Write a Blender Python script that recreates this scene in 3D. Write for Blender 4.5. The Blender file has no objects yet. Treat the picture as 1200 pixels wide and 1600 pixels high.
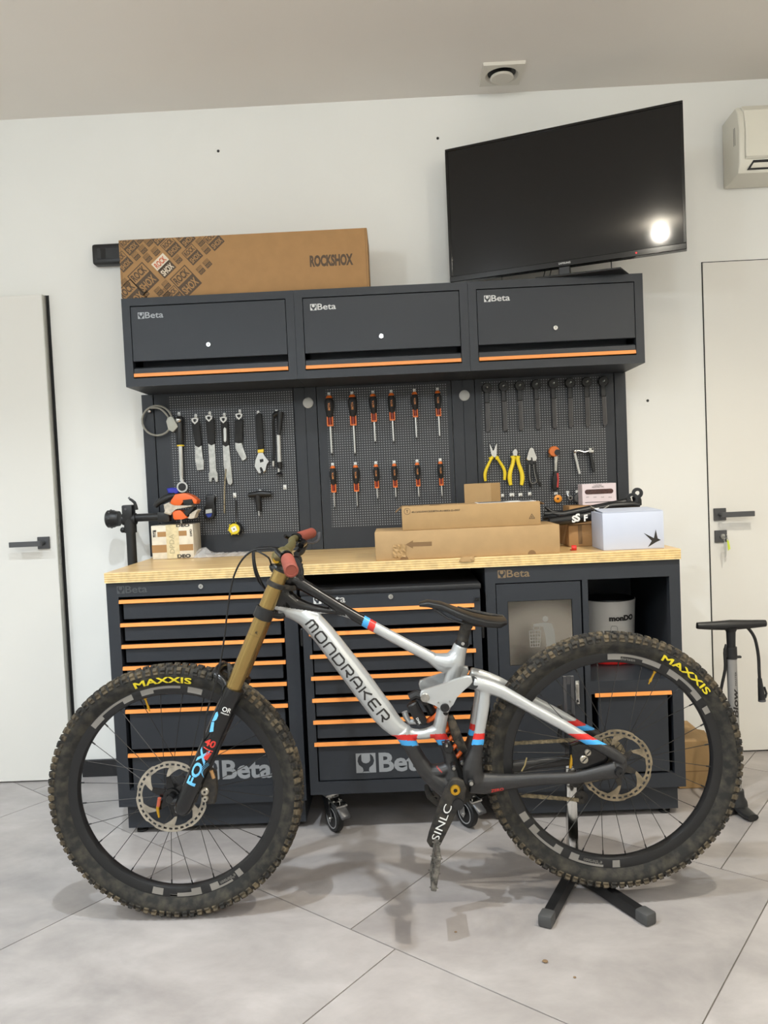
import bpy, bmesh, math, random
from mathutils import Vector, Matrix
from mathutils.bvhtree import BVHTree
random.seed(7)
S = bpy.context.scene
C = S.collection
PI = math.pi
sin, cos = math.sin, math.cos

# ---------------------------------------------------------------- camera
CAM = Vector((0.0338, -3.3408, 1.2439)); YAW, PITCH, ROLL, FPX = 0.0190, -0.0410, -0.0446, 1211.1
FWD = Vector((-sin(YAW) * cos(PITCH), cos(YAW) * cos(PITCH), sin(PITCH)))
_r0 = Vector((cos(YAW), sin(YAW), 0)); _u0 = _r0.cross(FWD)
RIGHT = cos(ROLL) * _r0 + sin(ROLL) * _u0; UP = -sin(ROLL) * _r0 + cos(ROLL) * _u0
cam_data = bpy.data.cameras.new('camera'); cam = bpy.data.objects.new('camera', cam_data); C.objects.link(cam)
cam.matrix_world = Matrix(((RIGHT.x, UP.x, -FWD.x, CAM.x), (RIGHT.y, UP.y, -FWD.y, CAM.y), (RIGHT.z, UP.z, -FWD.z, CAM.z), (0, 0, 0, 1)))
cam_data.sensor_fit = 'HORIZONTAL'; cam_data.sensor_width = 36; cam_data.lens = 36 * FPX / 1200; cam_data.clip_start = 0.05
S.camera = cam

# ---------------------------------------------------------------- light and exposure
world = bpy.data.worlds.new('world'); S.world = world; world.use_nodes = True
world.node_tree.nodes['Background'].inputs[0].default_value = (1, .97, .92, 1)
world.node_tree.nodes['Background'].inputs[1].default_value = 0.05
S.view_settings.view_transform = 'Standard'; S.view_settings.look = 'None'; S.view_settings.gamma = 1
S.view_settings.exposure = -0.08
CEIL = 2.848
def ceiling_spot(x, y, power, col, size=2.2, blend=.75):
    d = bpy.data.lights.new('ceiling_spot', 'SPOT'); d.energy = power; d.color = col; d.spot_size = size; d.spot_blend = blend
    d.shadow_soft_size = .025
    o = bpy.data.objects.new('ceiling_spot', d); C.objects.link(o); o.location = (x, y, CEIL - .05)
def fill_or_lamp(x, y, z, power, col):
    d = bpy.data.lights.new('fill_or_lamp', 'POINT'); d.energy = power; d.color = col; d.shadow_soft_size = .12 if z < 2.7 else .04
    o = bpy.data.objects.new('fill_or_lamp', d); C.objects.link(o); o.location = (x, y, z)
COOL, WARM = (.82, .915, 1.0), (1.0, .935, .80)
for _x, _y, _p, _c in ((-2.45, -1.8, 125, COOL), (-.62, -1.85, 168, COOL), (1.32, -1.72, 155, WARM)):
    ceiling_spot(_x, _y, _p, _c)
for _x, _y, _z, _p, _c in ((-1.9, -3.7, 2.55, 61, COOL), (.2, -4.3, 2.55, 51, COOL), (2.2, -3.7, 2.55, 44, WARM), (.13, -2.63, 2.78, 16, WARM)):  # lamps behind the camera are added fill; the last is mirrored in the television
    fill_or_lamp(_x, _y, _z, _p, _c)

# ---------------------------------------------------------------- measuring: a point seen at (u, v) in the 1200 x 1600 photo, on a plane of the room
def _ray(u, v): return RIGHT * ((u - 600) / FPX) + UP * ((800 - v) / FPX) + FWD
def W(u, v, Y): d = _ray(u, v); return CAM + d * ((Y - CAM.y) / d.y)
def WZ(u, v, Z=0.0): d = _ray(u, v); return CAM + d * ((Z - CAM.z) / d.z)
def WX(u, v, X): d = _ray(u, v); return CAM + d * ((X - CAM.x) / d.x)

# ---------------------------------------------------------------- materials
def lin(c):
    c = c / 255.0
    return c / 12.92 if c <= .04045 else ((c + .055) / 1.055) ** 2.4
def rgb(c): return (lin(c[0]), lin(c[1]), lin(c[2]), 1)
MATS = {}
def mat(name, col, rough=.5, metal=0.0, var=None, bump=None, col2=None, emit=None, spec=None, coat=0, aniso=None, trans=None):
    if name in MATS: return MATS[name]
    m = bpy.data.materials.new(name); m.use_nodes = True; nt = m.node_tree; b = nt.nodes['Principled BSDF']
    b.inputs['Base Color'].default_value = rgb(col); b.inputs['Roughness'].default_value = rough; b.inputs['Metallic'].default_value = metal
    if spec is not None: b.inputs['Specular IOR Level'].default_value = spec
    if coat: b.inputs['Coat Weight'].default_value = coat; b.inputs['Coat Roughness'].default_value = .08
    if trans: b.inputs['Transmission Weight'].default_value = trans
    if emit: b.inputs['Emission Color'].default_value = rgb(col); b.inputs['Emission Strength'].default_value = emit
    geo = nt.nodes.new('ShaderNodeNewGeometry')
    def noise(scale, detail=4):
        n = nt.nodes.new('ShaderNodeTexNoise'); n.inputs['Scale'].default_value = scale; n.inputs['Detail'].default_value = detail
        nt.links.new(geo.outputs['Position'], n.inputs['Vector']); return n
    if var:
        n = noise(var[0]); r = nt.nodes.new('ShaderNodeValToRGB')
        lo, hi = (var[2], var[3]) if len(var) > 3 else (.35, .65)
        r.color_ramp.elements[0].position = lo; r.color_ramp.elements[1].position = hi
        c2 = col2 or tuple(max(0, min(255, x * (1 - var[1]))) for x in col)
        r.color_ramp.elements[0].color = rgb(c2); r.color_ramp.elements[1].color = rgb(col)
        nt.links.new(n.outputs['Fac'], r.inputs['Fac']); nt.links.new(r.outputs['Color'], b.inputs['Base Color'])
    if bump:
        n = noise(bump[0], 3); bp = nt.nodes.new('ShaderNodeBump'); bp.inputs['Strength'].default_value = bump[1]; bp.inputs['Distance'].default_value = .002
        nt.links.new(n.outputs['Fac'], bp.inputs['Height']); nt.links.new(bp.outputs['Normal'], b.inputs['Normal'])
    MATS[name] = m
    return m

M_wall = mat('white_paint', (234, 233, 228), .6, bump=(300, .08), var=(1.2, .02))
M_ceil = mat('ceiling_paint', (238, 232, 224), .7, var=(1.0, .02))
M_door = mat('door_white', (224, 221, 214), .4)
M_alu = mat('aluminium_edge', (190, 188, 180), .35, .8)
M_dark = mat('dark_recess', (14, 14, 15), .6)
M_handle = mat('grey_metal', (92, 92, 94), .4, .6)
M_cab = mat('anthracite_lacquer', (46, 49, 54), .45, spec=.35, bump=(1500, .05))
M_cabd = mat('anthracite_inner', (28, 29, 32), .5)
M_org = mat('orange_strip', (236, 148, 72), .42)
M_chr = mat('chrome', (205, 205, 203), .16, 1)
M_steel = mat('brushed_steel', (188, 186, 180), .3, 1, var=(60, .15))
M_silverpl = mat('silver_plastic', (196, 196, 192), .3, .35)
M_badge = mat('badge_silver', (206, 206, 204), .45, .1)
M_badgegold = mat('badge_bronze', (136, 116, 90), .35, .4)
M_print = mat('grey_print', (146, 149, 152), .5)
M_black = mat('black_plastic', (22, 22, 23), .42)
M_blackg = mat('gloss_black', (13, 13, 14), .12)
M_rub = mat('black_rubber', (26, 26, 26), .7)
M_white = mat('white_plastic', (226, 226, 222), .4)
M_card = mat('cardboard', (166, 134, 90), .75, var=(25, .03), bump=(160, .1))
M_cardb = mat('cardboard_brown', (168, 128, 82), .75, var=(25, .03), bump=(160, .1))
M_cardl = mat('cardboard_light', (170, 139, 97), .75, var=(25, .03), bump=(160, .1))
M_carde = mat('cardboard_edge', (120, 92, 60), .8)
M_ink = mat('black_ink', (34, 30, 28), .6)
M_paper = mat('white_paper', (228, 228, 226), .6)

# ---------------------------------------------------------------- mesh collector
def frame_of(d, hint=None):
    d = d.normalized(); h = hint or (Vector((0, 0, 1)) if abs(d.z) < .9 else Vector((0, 1, 0)))
    a = h.cross(d).normalized(); return a, d.cross(a)
class G:
    def __init__(s, m): s.bm = bmesh.new(); s.m = [m]; s.i = 0
    def use(s, m):
        if m not in s.m: s.m.append(m)
        s.i = s.m.index(m); return s
    def face(s, vs):
        try: f = s.bm.faces.new(vs); f.material_index = s.i; return f
        except ValueError: return None
    def raw(s, verts, faces):
        vs = [s.bm.verts.new(v) for v in verts]
        return [s.face([vs[k] for k in f]) for f in faces]
    def _bev(s, fs, w, seg=1):
        if w <= 0: return
        es = {e for f in fs if f for e in f.edges}
        r = bmesh.ops.bevel(s.bm, geom=list(es), offset=w, segments=seg, affect='EDGES', profile=.5, clamp_overlap=True)
        for f in r['faces']: f.material_index = s.i
    def box(s, x0, x1, y0, y1, z0, z1, bev=0, seg=1):
        v = [(x, y, z) for x in (x0, x1) for y in (y0, y1) for z in (z0, z1)]
        fs = s.raw(v, [(0, 1, 3, 2), (4, 6, 7, 5), (0, 4, 5, 1), (2, 3, 7, 6), (0, 2, 6, 4), (1, 5, 7, 3)]); s._bev(fs, bev, seg); return s
    def obox(s, c, ax, ay, az, bev=0, seg=1):          # oriented box, half-axes as vectors
        c = Vector(c); v = [c + ax * i + ay * j + az * k for i in (-1, 1) for j in (-1, 1) for k in (-1, 1)]
        fs = s.raw(v, [(0, 1, 3, 2), (4, 6, 7, 5), (0, 4, 5, 1), (2, 3, 7, 6), (0, 2, 6, 4), (1, 5, 7, 3)]); s._bev(fs, bev, seg); return s
    def prism(s, pts, vec, bev=0, seg=1):
        n = len(pts); pts = [Vector(p) for p in pts]; vec = Vector(vec)
        a = [s.bm.verts.new(p) for p in pts]; b = [s.bm.verts.new(p + vec) for p in pts]
        fs = [s.face(a), s.face(b[::-1])] + [s.face([a[k], b[k], b[(k + 1) % n], a[(k + 1) % n]]) for k in range(n)]
        if bev:
            es = {e for f in fs[:2] for e in f.edges}
            r = bmesh.ops.bevel(s.bm, geom=list(es), offset=bev, segments=seg, affect='EDGES', profile=.5, clamp_overlap=True)
            for f in r['faces']: f.material_index = s.i
        return s
    def cyl(s, p, q, r, r2=None, n=16, caps=True):
        p = Vector(p); q = Vector(q); r2 = r if r2 is None else r2; a, b = frame_of(q - p)
        A = [s.bm.verts.new(p + r * (cos(2 * PI * k / n) * a + sin(2 * PI * k / n) * b)) for k in range(n)]
        B = [s.bm.verts.new(q + r2 * (cos(2 * PI * k / n) * a + sin(2 * PI * k / n) * b)) for k in range(n)]
        for k in range(n): s.face([A[k], A[(k + 1) % n], B[(k + 1) % n], B[k]])
        if caps: s.face(A[::-1]); s.face(B)
        return s
    def tube(s, pts, r, n=10, closed=False, flat=1.0, hint=None, caps=True, smooth=0):
        pts = [Vector(p) for p in pts]
        rr = list(r) if isinstance(r, (list, tuple)) else [r] * len(pts)
        for _ in range(smooth):                                     # Chaikin-like subdivision through Catmull-Rom
            N = len(pts); np_, nr = [], []
            for k in range(N if closed else N - 1):
                p0 = pts[k - 1] if (closed or k > 0) else pts[k]; p1 = pts[k]; p2 = pts[(k + 1) % N]
                p3 = pts[(k + 2) % N] if (closed or k + 2 < N) else p2
                np_ += [p1, (p1 + p2) * .5625 - (p0 + p3) * .0625]; nr += [rr[k], (rr[k] + rr[(k + 1) % N]) / 2]
            if not closed: np_.append(pts[-1]); nr.append(rr[-1])
            pts, rr = np_, nr
        N = len(pts); rings = []; a = None
        for k, p in enumerate(pts):
            if closed: t = pts[(k + 1) % N] - pts[k - 1]
            else: t = pts[min(k + 1, N - 1)] - pts[max(k - 1, 0)]
            t.normalize()
            if a is None: a, _b = frame_of(t, hint)
            else: a = (a - t * a.dot(t)).normalized()
            b = t.cross(a)
            rings.append([s.bm.verts.new(p + rr[k] * (cos(2 * PI * j / n) * a + flat * sin(2 * PI * j / n) * b)) for j in range(n)])
        for k in range(N if closed else N - 1):
            A, B = rings[k], rings[(k + 1) % N]
            for j in range(n): s.face([A[j], A[(j + 1) % n], B[(j + 1) % n], B[j]])
        if caps and not closed: s.face(rings[0][::-1]); s.face(rings[-1])
        return s
    def lathe(s, prof, o, ax, n=32, closed=False, ang=None):         # prof: (radius, height along axis)
        o = Vector(o); ax = Vector(ax).normalized(); a, b = frame_of(ax); rings = []
        for r, h in prof:
            if r < 1e-6: rings.append([s.bm.verts.new(o + ax * h)]); continue
            rings.append([s.bm.verts.new(o + ax * h + r * (cos(2 * PI * k / n) * a + sin(2 * PI * k / n) * b)) for k in range(n)])
        L = len(rings)
        for i in range(L if closed else L - 1):
            A, B = rings[i], rings[(i + 1) % L]
            for k in range(n):
                k2 = (k + 1) % n
                if len(A) == 1 and len(B) == 1: continue
                if len(A) == 1: s.face([A[0], B[k], B[k2]])
                elif len(B) == 1: s.face([A[k], A[k2], B[0]])
                else: s.face([A[k], A[k2], B[k2], B[k]])
        return s
    def ball(s, c, r, n=12, sc=(1, 1, 1)):
        c = Vector(c); m = n // 2; rings = []
        for i in range(m + 1):
            th = PI * i / m
            if i in (0, m): rings.append([s.bm.verts.new(c + Vector((0, 0, r * cos(th) * sc[2])))]); continue
            rings.append([s.bm.verts.new(c + Vector((r * sin(th) * cos(2 * PI * k / n) * sc[0], r * sin(th) * sin(2 * PI * k / n) * sc[1], r * cos(th) * sc[2]))) for k in range(n)])
        for i in range(m):
            A, B = rings[i], rings[i + 1]
            for k in range(n):
                k2 = (k + 1) % n
                if len(A) == 1: s.face([A[0], B[k], B[k2]])
                elif len(B) == 1: s.face([A[k], A[k2], B[0]])
                else: s.face([A[k], A[k2], B[k2], B[k]])
        return s
    def text(s, key, O, right, up, w=None, h=None, bold=0.0, flip=False):
        V, F = text2d(key, bold); right = Vector(right).normalized(); up = Vector(up).normalized(); O = Vector(O)
        x0 = min(v[0] for v in V); x1 = max(v[0] for v in V); y0 = min(v[1] for v in V); y1 = max(v[1] for v in V)
        sx = (w / (x1 - x0)) if w else h / (y1 - y0); sy = (h / (y1 - y0)) if h else sx
        s.raw([O + right * ((v[0] - x0) * sx) + up * ((v[1] - y0) * sy) for v in V], F); return s
    def obj(s, name, parent=None, local=False, smooth=35, label=None, loc=None, fix=True, mesh_only=False):
        if fix: bmesh.ops.recalc_face_normals(s.bm, faces=s.bm.faces)
        org = Vector((0, 0, 0)) if local else (ORG[parent.name] if parent else Vector(loc or (0, 0, 0)))
        if not local: bmesh.ops.translate(s.bm, verts=s.bm.verts, vec=-org)
        me = bpy.data.meshes.new(name); s.bm.to_mesh(me); s.bm.free()
        for m in s.m: me.materials.append(m)
        if smooth and len(me.polygons):
            me.polygons.foreach_set('use_smooth', [True] * len(me.polygons)); me.set_sharp_from_angle(angle=math.radians(smooth))
        o = bpy.data.objects.new(name, me); C.objects.link(o)
        if parent: o.parent = parent
        else: o.location = org
        ORG[o.name] = org
        if label: o['label'] = label
        return o
ORG = {}
_TXT = {}
def text2d(body, bold=0.0):
    k = (body, bold)
    if k not in _TXT:
        cu = bpy.data.curves.new('lettering', 'FONT'); cu.body = body; cu.offset = 0 if 'M' in body else bold; cu.resolution_u = 3
        o = bpy.data.objects.new('lettering', cu); me = o.to_mesh()
        _TXT[k] = ([(v.co.x, v.co.y) for v in me.vertices], [tuple(p.vertices) for p in me.polygons])
        o.to_mesh_clear(); bpy.data.objects.remove(o); bpy.data.curves.remove(cu)
    return _TXT[k]
def slice2d(V, F, nx, ny):
    # cut flat lettering into small facets so that it can follow a curved surface
    bm = bmesh.new(); vs = [bm.verts.new((x, y, 0)) for x, y in V]
    for f in F:
        try: bm.faces.new([vs[k] for k in f])
        except ValueError: pass
    x0 = min(v[0] for v in V); x1 = max(v[0] for v in V); y0 = min(v[1] for v in V); y1 = max(v[1] for v in V)
    for n, lo, hi, no in ((nx, x0, x1, (1, 0, 0)), (ny, y0, y1, (0, 1, 0))):
        for k in range(1, n):
            t = lo + (hi - lo) * k / n
            bmesh.ops.bisect_plane(bm, geom=bm.verts[:] + bm.edges[:] + bm.faces[:], plane_co=(t, t, 0), plane_no=no)
    bm.verts.index_update(); out = ([(v.co.x, v.co.y) for v in bm.verts], [tuple(v.index for v in f.verts) for f in bm.faces]); bm.free(); return out
X, Yv, Z = Vector((1, 0, 0)), Vector((0, 1, 0)), Vector((0, 0, 1))
def thing(name, label, cat, loc=(0, 0, 0), group=None, rot=None):
    o = bpy.data.objects.new(name, None); C.objects.link(o); o.location = loc; o.empty_display_size = .05
    ORG[o.name] = Vector(loc); o['label'] = label; o['category'] = cat
    if rot: o.rotation_euler = rot
    if group: o['group'] = group
    return o
def tag(o, label, cat, group=None):
    o['label'] = label; o['category'] = cat
    if group: o['group'] = group
    return o
def struct(o, label=None):
    o['kind'] = 'structure'
    if label: o['label'] = label
    return o
def dup(root, loc, label=None, scale=None):
    r = root.copy(); C.objects.link(r); r.location = loc
    if label: r['label'] = label
    if scale: r.scale = scale
    for ch in list(root.children):
        c = ch.copy(); C.objects.link(c); c.parent = r
        for g in list(ch.children):
            d = g.copy(); C.objects.link(d); d.parent = c
    return r
def pp(pts, Y): return [W(u, v, Y) for u, v in pts]
# ================================================================= the room
RX0, RX1, RY0 = -3.0, 3.2, -5.2
T1 = Vector((.7905, -.6125, 0)); T2 = Vector((.6125, .7905, 0))      # the two joint directions of the diagonal tiles
def floor_material():
    m = bpy.data.materials.new('grey_stone_tile'); m.use_nodes = True; nt = m.node_tree; b = nt.nodes['Principled BSDF']
    geo = nt.nodes.new('ShaderNodeNewGeometry'); oi = nt.nodes.new('ShaderNodeObjectInfo')
    off = nt.nodes.new('ShaderNodeVectorMath'); off.operation = 'SCALE'; off.inputs['Scale'].default_value = 7.0
    cmb = nt.nodes.new('ShaderNodeCombineXYZ')
    for k in range(3): nt.links.new(oi.outputs['Random'], cmb.inputs[k])
    nt.links.new(cmb.outputs[0], off.inputs[0])
    mp = nt.nodes.new('ShaderNodeMapping'); mp.inputs['Rotation'].default_value = (0, 0, math.radians(37.6)); mp.inputs['Scale'].default_value = (.85, 1.25, 1)
    nt.links.new(geo.outputs['Position'], mp.inputs['Vector'])
    add = nt.nodes.new('ShaderNodeVectorMath'); nt.links.new(mp.outputs[0], add.inputs[0]); nt.links.new(off.outputs[0], add.inputs[1])
    n1 = nt.nodes.new('ShaderNodeTexNoise'); n1.inputs['Scale'].default_value = 3.2; n1.inputs['Detail'].default_value = 7; n1.inputs['Roughness'].default_value = .62; n1.inputs['Distortion'].default_value = .25
    nt.links.new(add.outputs[0], n1.inputs['Vector'])
    r = nt.nodes.new('ShaderNodeValToRGB'); e = r.color_ramp.elements
    e[0].position = .3; e[0].color = rgb((140, 135, 133)); e[1].position = .7; e[1].color = rgb((180, 174, 171))
    x = r.color_ramp.elements.new(.5); x.color = rgb((161, 155, 152))
    nt.links.new(n1.outputs['Fac'], r.inputs['Fac']); nt.links.new(r.outputs['Color'], b.inputs['Base Color'])
    b.inputs['Roughness'].default_value = .3
    return m
M_tile = floor_material()
M_grout = mat('grout', (118, 112, 106), .8)
g = G(M_grout); g.box(RX0, RX1, RY0, 0, -.06, -.0035)
floor = struct(g.obj('floor', smooth=0))
def clip(poly, ax, lim, keep_less):
    out = []
    for i in range(len(poly)):
        a, b = poly[i], poly[(i + 1) % len(poly)]
        ia = (a[ax] <= lim) == keep_less; ib = (b[ax] <= lim) == keep_less
        if ia: out.append(a)
        if ia != ib:
            t = (lim - a[ax]) / (b[ax] - a[ax]); out.append(a + (b - a) * t)
    return out
TS, JG = .8945, .0035
for row in range(-7, 6):
    s0 = -1.069 + TS * row; toff = .637 - (.1585) * row
    for k in range(-9, 9):
        t0 = toff + TS * k
        q = [T1 * (t0 + JG / 2) + T2 * (s0 + JG / 2), T1 * (t0 + TS - JG / 2) + T2 * (s0 + JG / 2), T1 * (t0 + TS - JG / 2) + T2 * (s0 + TS - JG / 2), T1 * (t0 + JG / 2) + T2 * (s0 + TS - JG / 2)]
        for ax, lim, less in ((0, 2.4, True), (0, -2.4, False), (1, -.002, True), (1, -3.2, False)):
            if len(q) > 2: q = clip(q, ax, lim, less)
        if len(q) < 3: continue
        g = G(M_tile); g.prism([p + Vector((0, 0, -.0035)) for p in q], (0, 0, .0035)); g.obj('floor_tile', floor, smooth=0)
# the floor behind the camera, plain
g = G(M_tile); g.box(RX0, RX1, RY0, -3.203, -.0034, 0); g.box(RX0, -2.403, -3.2, -.002, -.0034, 0); g.box(2.403, RX1, -3.2, -.002, -.0034, 0); g.obj('floor_border', floor, smooth=0)

def wall(name, x0, x1, y0, y1): g = G(M_wall); g.box(x0, x1, y0, y1, -.06, CEIL); return struct(g.obj(name, smooth=0))
wb = wall('wall_back', RX0 - .1, RX1 + .1, 0, .12)
wall('wall_left', RX0 - .1, RX0, RY0, 0); wall('wall_right', RX1, RX1 + .1, RY0, 0); wall('wall_front', RX0 - .1, RX1 + .1, RY0 - .1, RY0)
g = G(M_ceil); g.box(RX0 - .1, RX1 + .1, RY0 - .1, .12, CEIL, CEIL + .08); struct(g.obj('ceiling', smooth=0))

# black baseboard left of the cabinets
M_base = mat('black_skirting', (30, 30, 32), .5)
g = G(M_base); g.box(-1.405, -1.02, -.012, 0, 0, .075, .002); struct(g.obj('baseboard_left', smooth=0))
g = G(M_base); g.box(1.02, 1.345, -.012, 0, 0, .075, .002); struct(g.obj('baseboard_right', smooth=0))

# left door: flush with the wall, standing slightly ajar
def lever(parent, p, direction, keyhole=False):
    g = G(M_handle); g.box(p.x - .026, p.x + .026, p.y - .008, p.y, p.z - .026, p.z + .026, .0015)
    g.cyl((p.x, p.y - .008, p.z), (p.x, p.y - .05, p.z), .009, n=12)
    a, b = sorted((p.x - .012 * direction, p.x + .125 * direction))
    g.box(a, b, p.y - .058, p.y - .046, p.z - .011, p.z + .011, .0015)
    return g.obj('handle', parent, label='grey square rosette lever handle')
hz = W(70, 848, -.044).z
g = G(M_dark); g.box(W(64.7, 462, -.044).x - .03, W(77.5, 480, 0).x, -.003, .0, 0, 2.1); fr = struct(g.obj('gap_shade_1', smooth=0))  # black sheet painted in for the shaded gap beside the ajar door
xd = W(64.7, 462, -.044).x
g = G(M_door); g.box(RX0 + .02, xd, -.044, -.006, .006, 2.095, .001)
d1 = struct(g.obj('door_1', smooth=0))
g = G(M_alu); g.box(xd + .0004, xd + .003, -.0435, -.0065, .006, 2.095, .0005); g.obj('edge_strip', d1)
g = G(M_steel); g.box(xd + .003, xd + .0045, -.034, -.014, hz - .1, hz + .1); g.obj('lock_plate', d1)
lever(d1, Vector((W(69, 848, -.044).x, -.0445, hz)), -1)

# right door: closed, key in the lock
xr = 1.357
g = G(M_dark); g.box(xr, 2.33, -.0012, 0, 0, 2.104); struct(g.obj('gap_shade_2', smooth=0))  # dark sheet behind the leaf, its rim paints the shaded joint round the door
g = G(M_door); g.box(xr + .004, 2.3, -.006, -.0013, .006, 2.1, .001); d2 = struct(g.obj('door_2', smooth=0))
pz = W(1124, 803.5, -.006); lever(d2, Vector((pz.x, -.0065, pz.z)), 1)
pk = W(1125.5, 838, -.006)
g = G(M_handle); g.box(pk.x - .026, pk.x + .026, -.014, -.0065, pk.z - .026, pk.z + .026, .0015); g.use(M_steel).cyl((pk.x + .006, -.0145, pk.z), (pk.x + .006, -.022, pk.z), .011, n=16)
g.obj('key_rosette', d2, label='square grey keyhole plate')
# key and tag hang in the lock
kt = thing('key', 'silver keys with a yellow-green tag hanging in the right door lock', 'key', (pk.x + .006, -.03, pk.z))
g = G(M_chr); g.box(pk.x + .0045, pk.x + .0075, -.045, -.0225, pk.z - .003, pk.z + .003); g.cyl((pk.x + .005, -.05, pk.z), (pk.x + .008, -.05, pk.z), .011, n=14); g.obj('key_bow', kt)
g = G(M_chr)
g.tube([(pk.x + .006 + .009 * cos(2 * PI * k / 14), -.051, pk.z - .013 + .009 * sin(2 * PI * k / 14)) for k in range(14)], .0012, n=6, closed=True)
g.prism([(pk.x - .004, -.053, pk.z - .02), (pk.x + .007, -.053, pk.z - .024), (pk.x + .006, -.053, pk.z - .05), (pk.x + .003, -.053, pk.z - .085), (pk.x, -.053, pk.z - .085), (pk.x - .006, -.053, pk.z - .045)], (0, .002, 0)); g.obj('hanging_key', kt)
g = G(mat('lime_tag', (206, 222, 70), .4)); g.prism([(pk.x + .007, -.056, pk.z - .012), (pk.x + .015, -.056, pk.z - .016), (pk.x + .021, -.056, pk.z - .05), (pk.x + .011, -.056, pk.z - .058)], (0, .003, 0), .001); g.obj('tag', kt)

# small dark plug holes on the wall
for u, v, lb in ((341, 236, 'small dark wall plug high above the long printed carton'), (684, 216, 'small dark wall plug beside the television top corner'), (1012, 626, 'small dark wall plug right of the perforated tool panels')):
    p = W(u, v, 0); g = G(M_dark); g.lathe([(0, -.003), (.004, -.003), (.006, 0)], p, (0, 1, 0), n=12)
    tag(g.obj('wall_plug', loc=p), lb, 'wall plug', 'wall plugs')

# round air vent in the ceiling
p = Vector((.521, -.167, CEIL))
vt = thing('ceiling_vent', 'white square ceiling vent with a round disc valve', 'vent', p)
M_vent = mat('vent_white', (214, 208, 196), .5)
g = G(M_vent); n = 40
def sq(k):
    a = 2 * PI * k / n; m = max(abs(cos(a)), abs(sin(a))); return Vector((cos(a) / m, sin(a) / m, 0))
r0 = [g.bm.verts.new(p + sq(k) * .083) for k in range(n)]; r1 = [g.bm.verts.new(p + sq(k) * .081 - Z * .012) for k in range(n)]
rr = [[g.bm.verts.new(p + Vector((cos(2 * PI * k / n), sin(2 * PI * k / n), 0)) * r - Z * h) for k in range(n)] for r, h in ((.07, .014), (.066, .014), (.056, .002))]
for A, B in ((r0, r1), (r1, rr[0]), (rr[0], rr[1]), (rr[1], rr[2])):
    for k in range(n): g.face([A[k], A[(k + 1) % n], B[(k + 1) % n], B[k]])
g.obj('frame', vt)
g = G(M_dark); g.lathe([(0, -.001), (.064, -.001)], p, (0, 0, 1), n=32); g.obj('throat', vt)
g = G(M_vent); g.lathe([(0, -.026), (.042, -.026), (.047, -.022), (.045, -.017), (0, -.012)], p, (0, 0, 1), n=40); g.obj('disc', vt)

# air conditioner on the wall
M_ac = mat('ac_white', (226, 222, 208), .35)
x0 = 1.457; zt, zb = 2.665, 2.401
ac = thing('air_conditioner', 'white wall-mounted air conditioner unit beside the television', 'air conditioner', (x0 + .4, 0, zb))
prof = [(0, zb + .002), (0, zt), (-.128, zt + .012), (-.154, zt - .02), (-.162, zt - .09), (-.158, zb + .05), (-.14, zb + .012), (-.075, zb)]
g = G(M_ac); g.prism([(x0, y, z) for y, z in prof], (.85, 0, 0), .008, 2); g.obj('housing', ac)
prf = [(-.132, zt + .016), (-.16, zt - .012), (-.172, zt - .09), (-.171, zb + .068), (-.162, zb + .06), (-.15, zt - .05)]
g = G(M_ac); g.prism([(x0 + .022, y, z) for y, z in prf], (.81, 0, 0), .003, 2); g.obj('front_panel', ac)
g = G(M_dark); g.prism([(x0 + .055, -.1605, zb + .055), (x0 + .035, -.151, zb + .022), (x0 + .035, -.14, zb + .022), (x0 + .055, -.15, zb + .055)], (.74, 0, 0)); g.obj('air_outlet', ac)
g = G(M_ac); g.prism([(x0 + .056, -.1615, zb + .044), (x0 + .046, -.1555, zb + .027), (x0 + .046, -.15, zb + .027), (x0 + .056, -.157, zb + .044)], (.72, 0, 0), .001); g.obj('flap', ac)
g = G(M_dark)
for k in range(2): g.box(x0 - .0008, x0 + .002, -.125 + k * .01, -.1235 + k * .01, zb + .13, zb + .2)
g.obj('side_slot', ac)

# black device on the wall, half behind the long carton
a = W(142, 381, -.05); b = W(196, 411, -.05)
el = thing('wall_sensor', 'black rounded device box on the wall, half behind the long carton', 'sensor', ((a.x + b.x) / 2, 0, b.z))
g = G(M_black); g.box(a.x, b.x + .02, -.05, -.0005, b.z, a.z, .012, 3); g.obj('case', el)
g = G(mat('dark_lens', (40, 42, 44), .15)); g.box(a.x + .022, b.x, -.053, -.049, b.z + .02, a.z - .02, .004); g.obj('lens', el)
g = G(M_blackg); g.box(a.x + .04, a.x + .06, -.0545, -.052, b.z + .022, a.z - .022, .001); g.obj('divider', el)
# ================================================================= the cabinets
YF, YB, YC, YP = -.6175, -.6275, -.30, -.03
ZT, ZU = .9597, .9225                                   # worktop top and underside
def wrench_logo(g, O, s, m_fg):                         # square badge with an open-end spanner cut out of it, side s, standing in the XZ plane
    def q(pts): return [(O[0] + a * s, O[1], O[2] + b * s) for a, b in pts]
    # the light field is split left / right so that the dark spanner shape between stays open
    L = [(0, 0), (.42, 0), (.42, .1), (.36, .3), (.16, .44), (.12, .62), (.2, .78), (.16, .84), (.3, .92), (.3, .64), (.38, .52), (.5, .47), (.5, .40), (.5, 1), (0, 1)]
    left = [(0, 0), (.3, 0), (.36, .12), (.33, .26), (.14, .42), (.08, .6), (.12, .8), (.2, .9), (0, .9)]
    right = [(1 - a, b) for a, b in left][::-1]
    cup = [(.28, 1), (.28, .62), (.36, .52), (.5, .48), (.64, .52), (.72, .62), (.72, 1)]
    topl = [(0, .9), (.2, .9), (.28, .96), (.28, 1), (0, 1)]; topr = [(1 - a, b) for a, b in topl][::-1]
    bot = [(.3, 0), (.7, 0), (.64, .06), (.36, .06)]
    for poly in (left, right, cup, topl, topr, bot): g.raw(q(poly), [tuple(range(len(poly)))])
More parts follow.
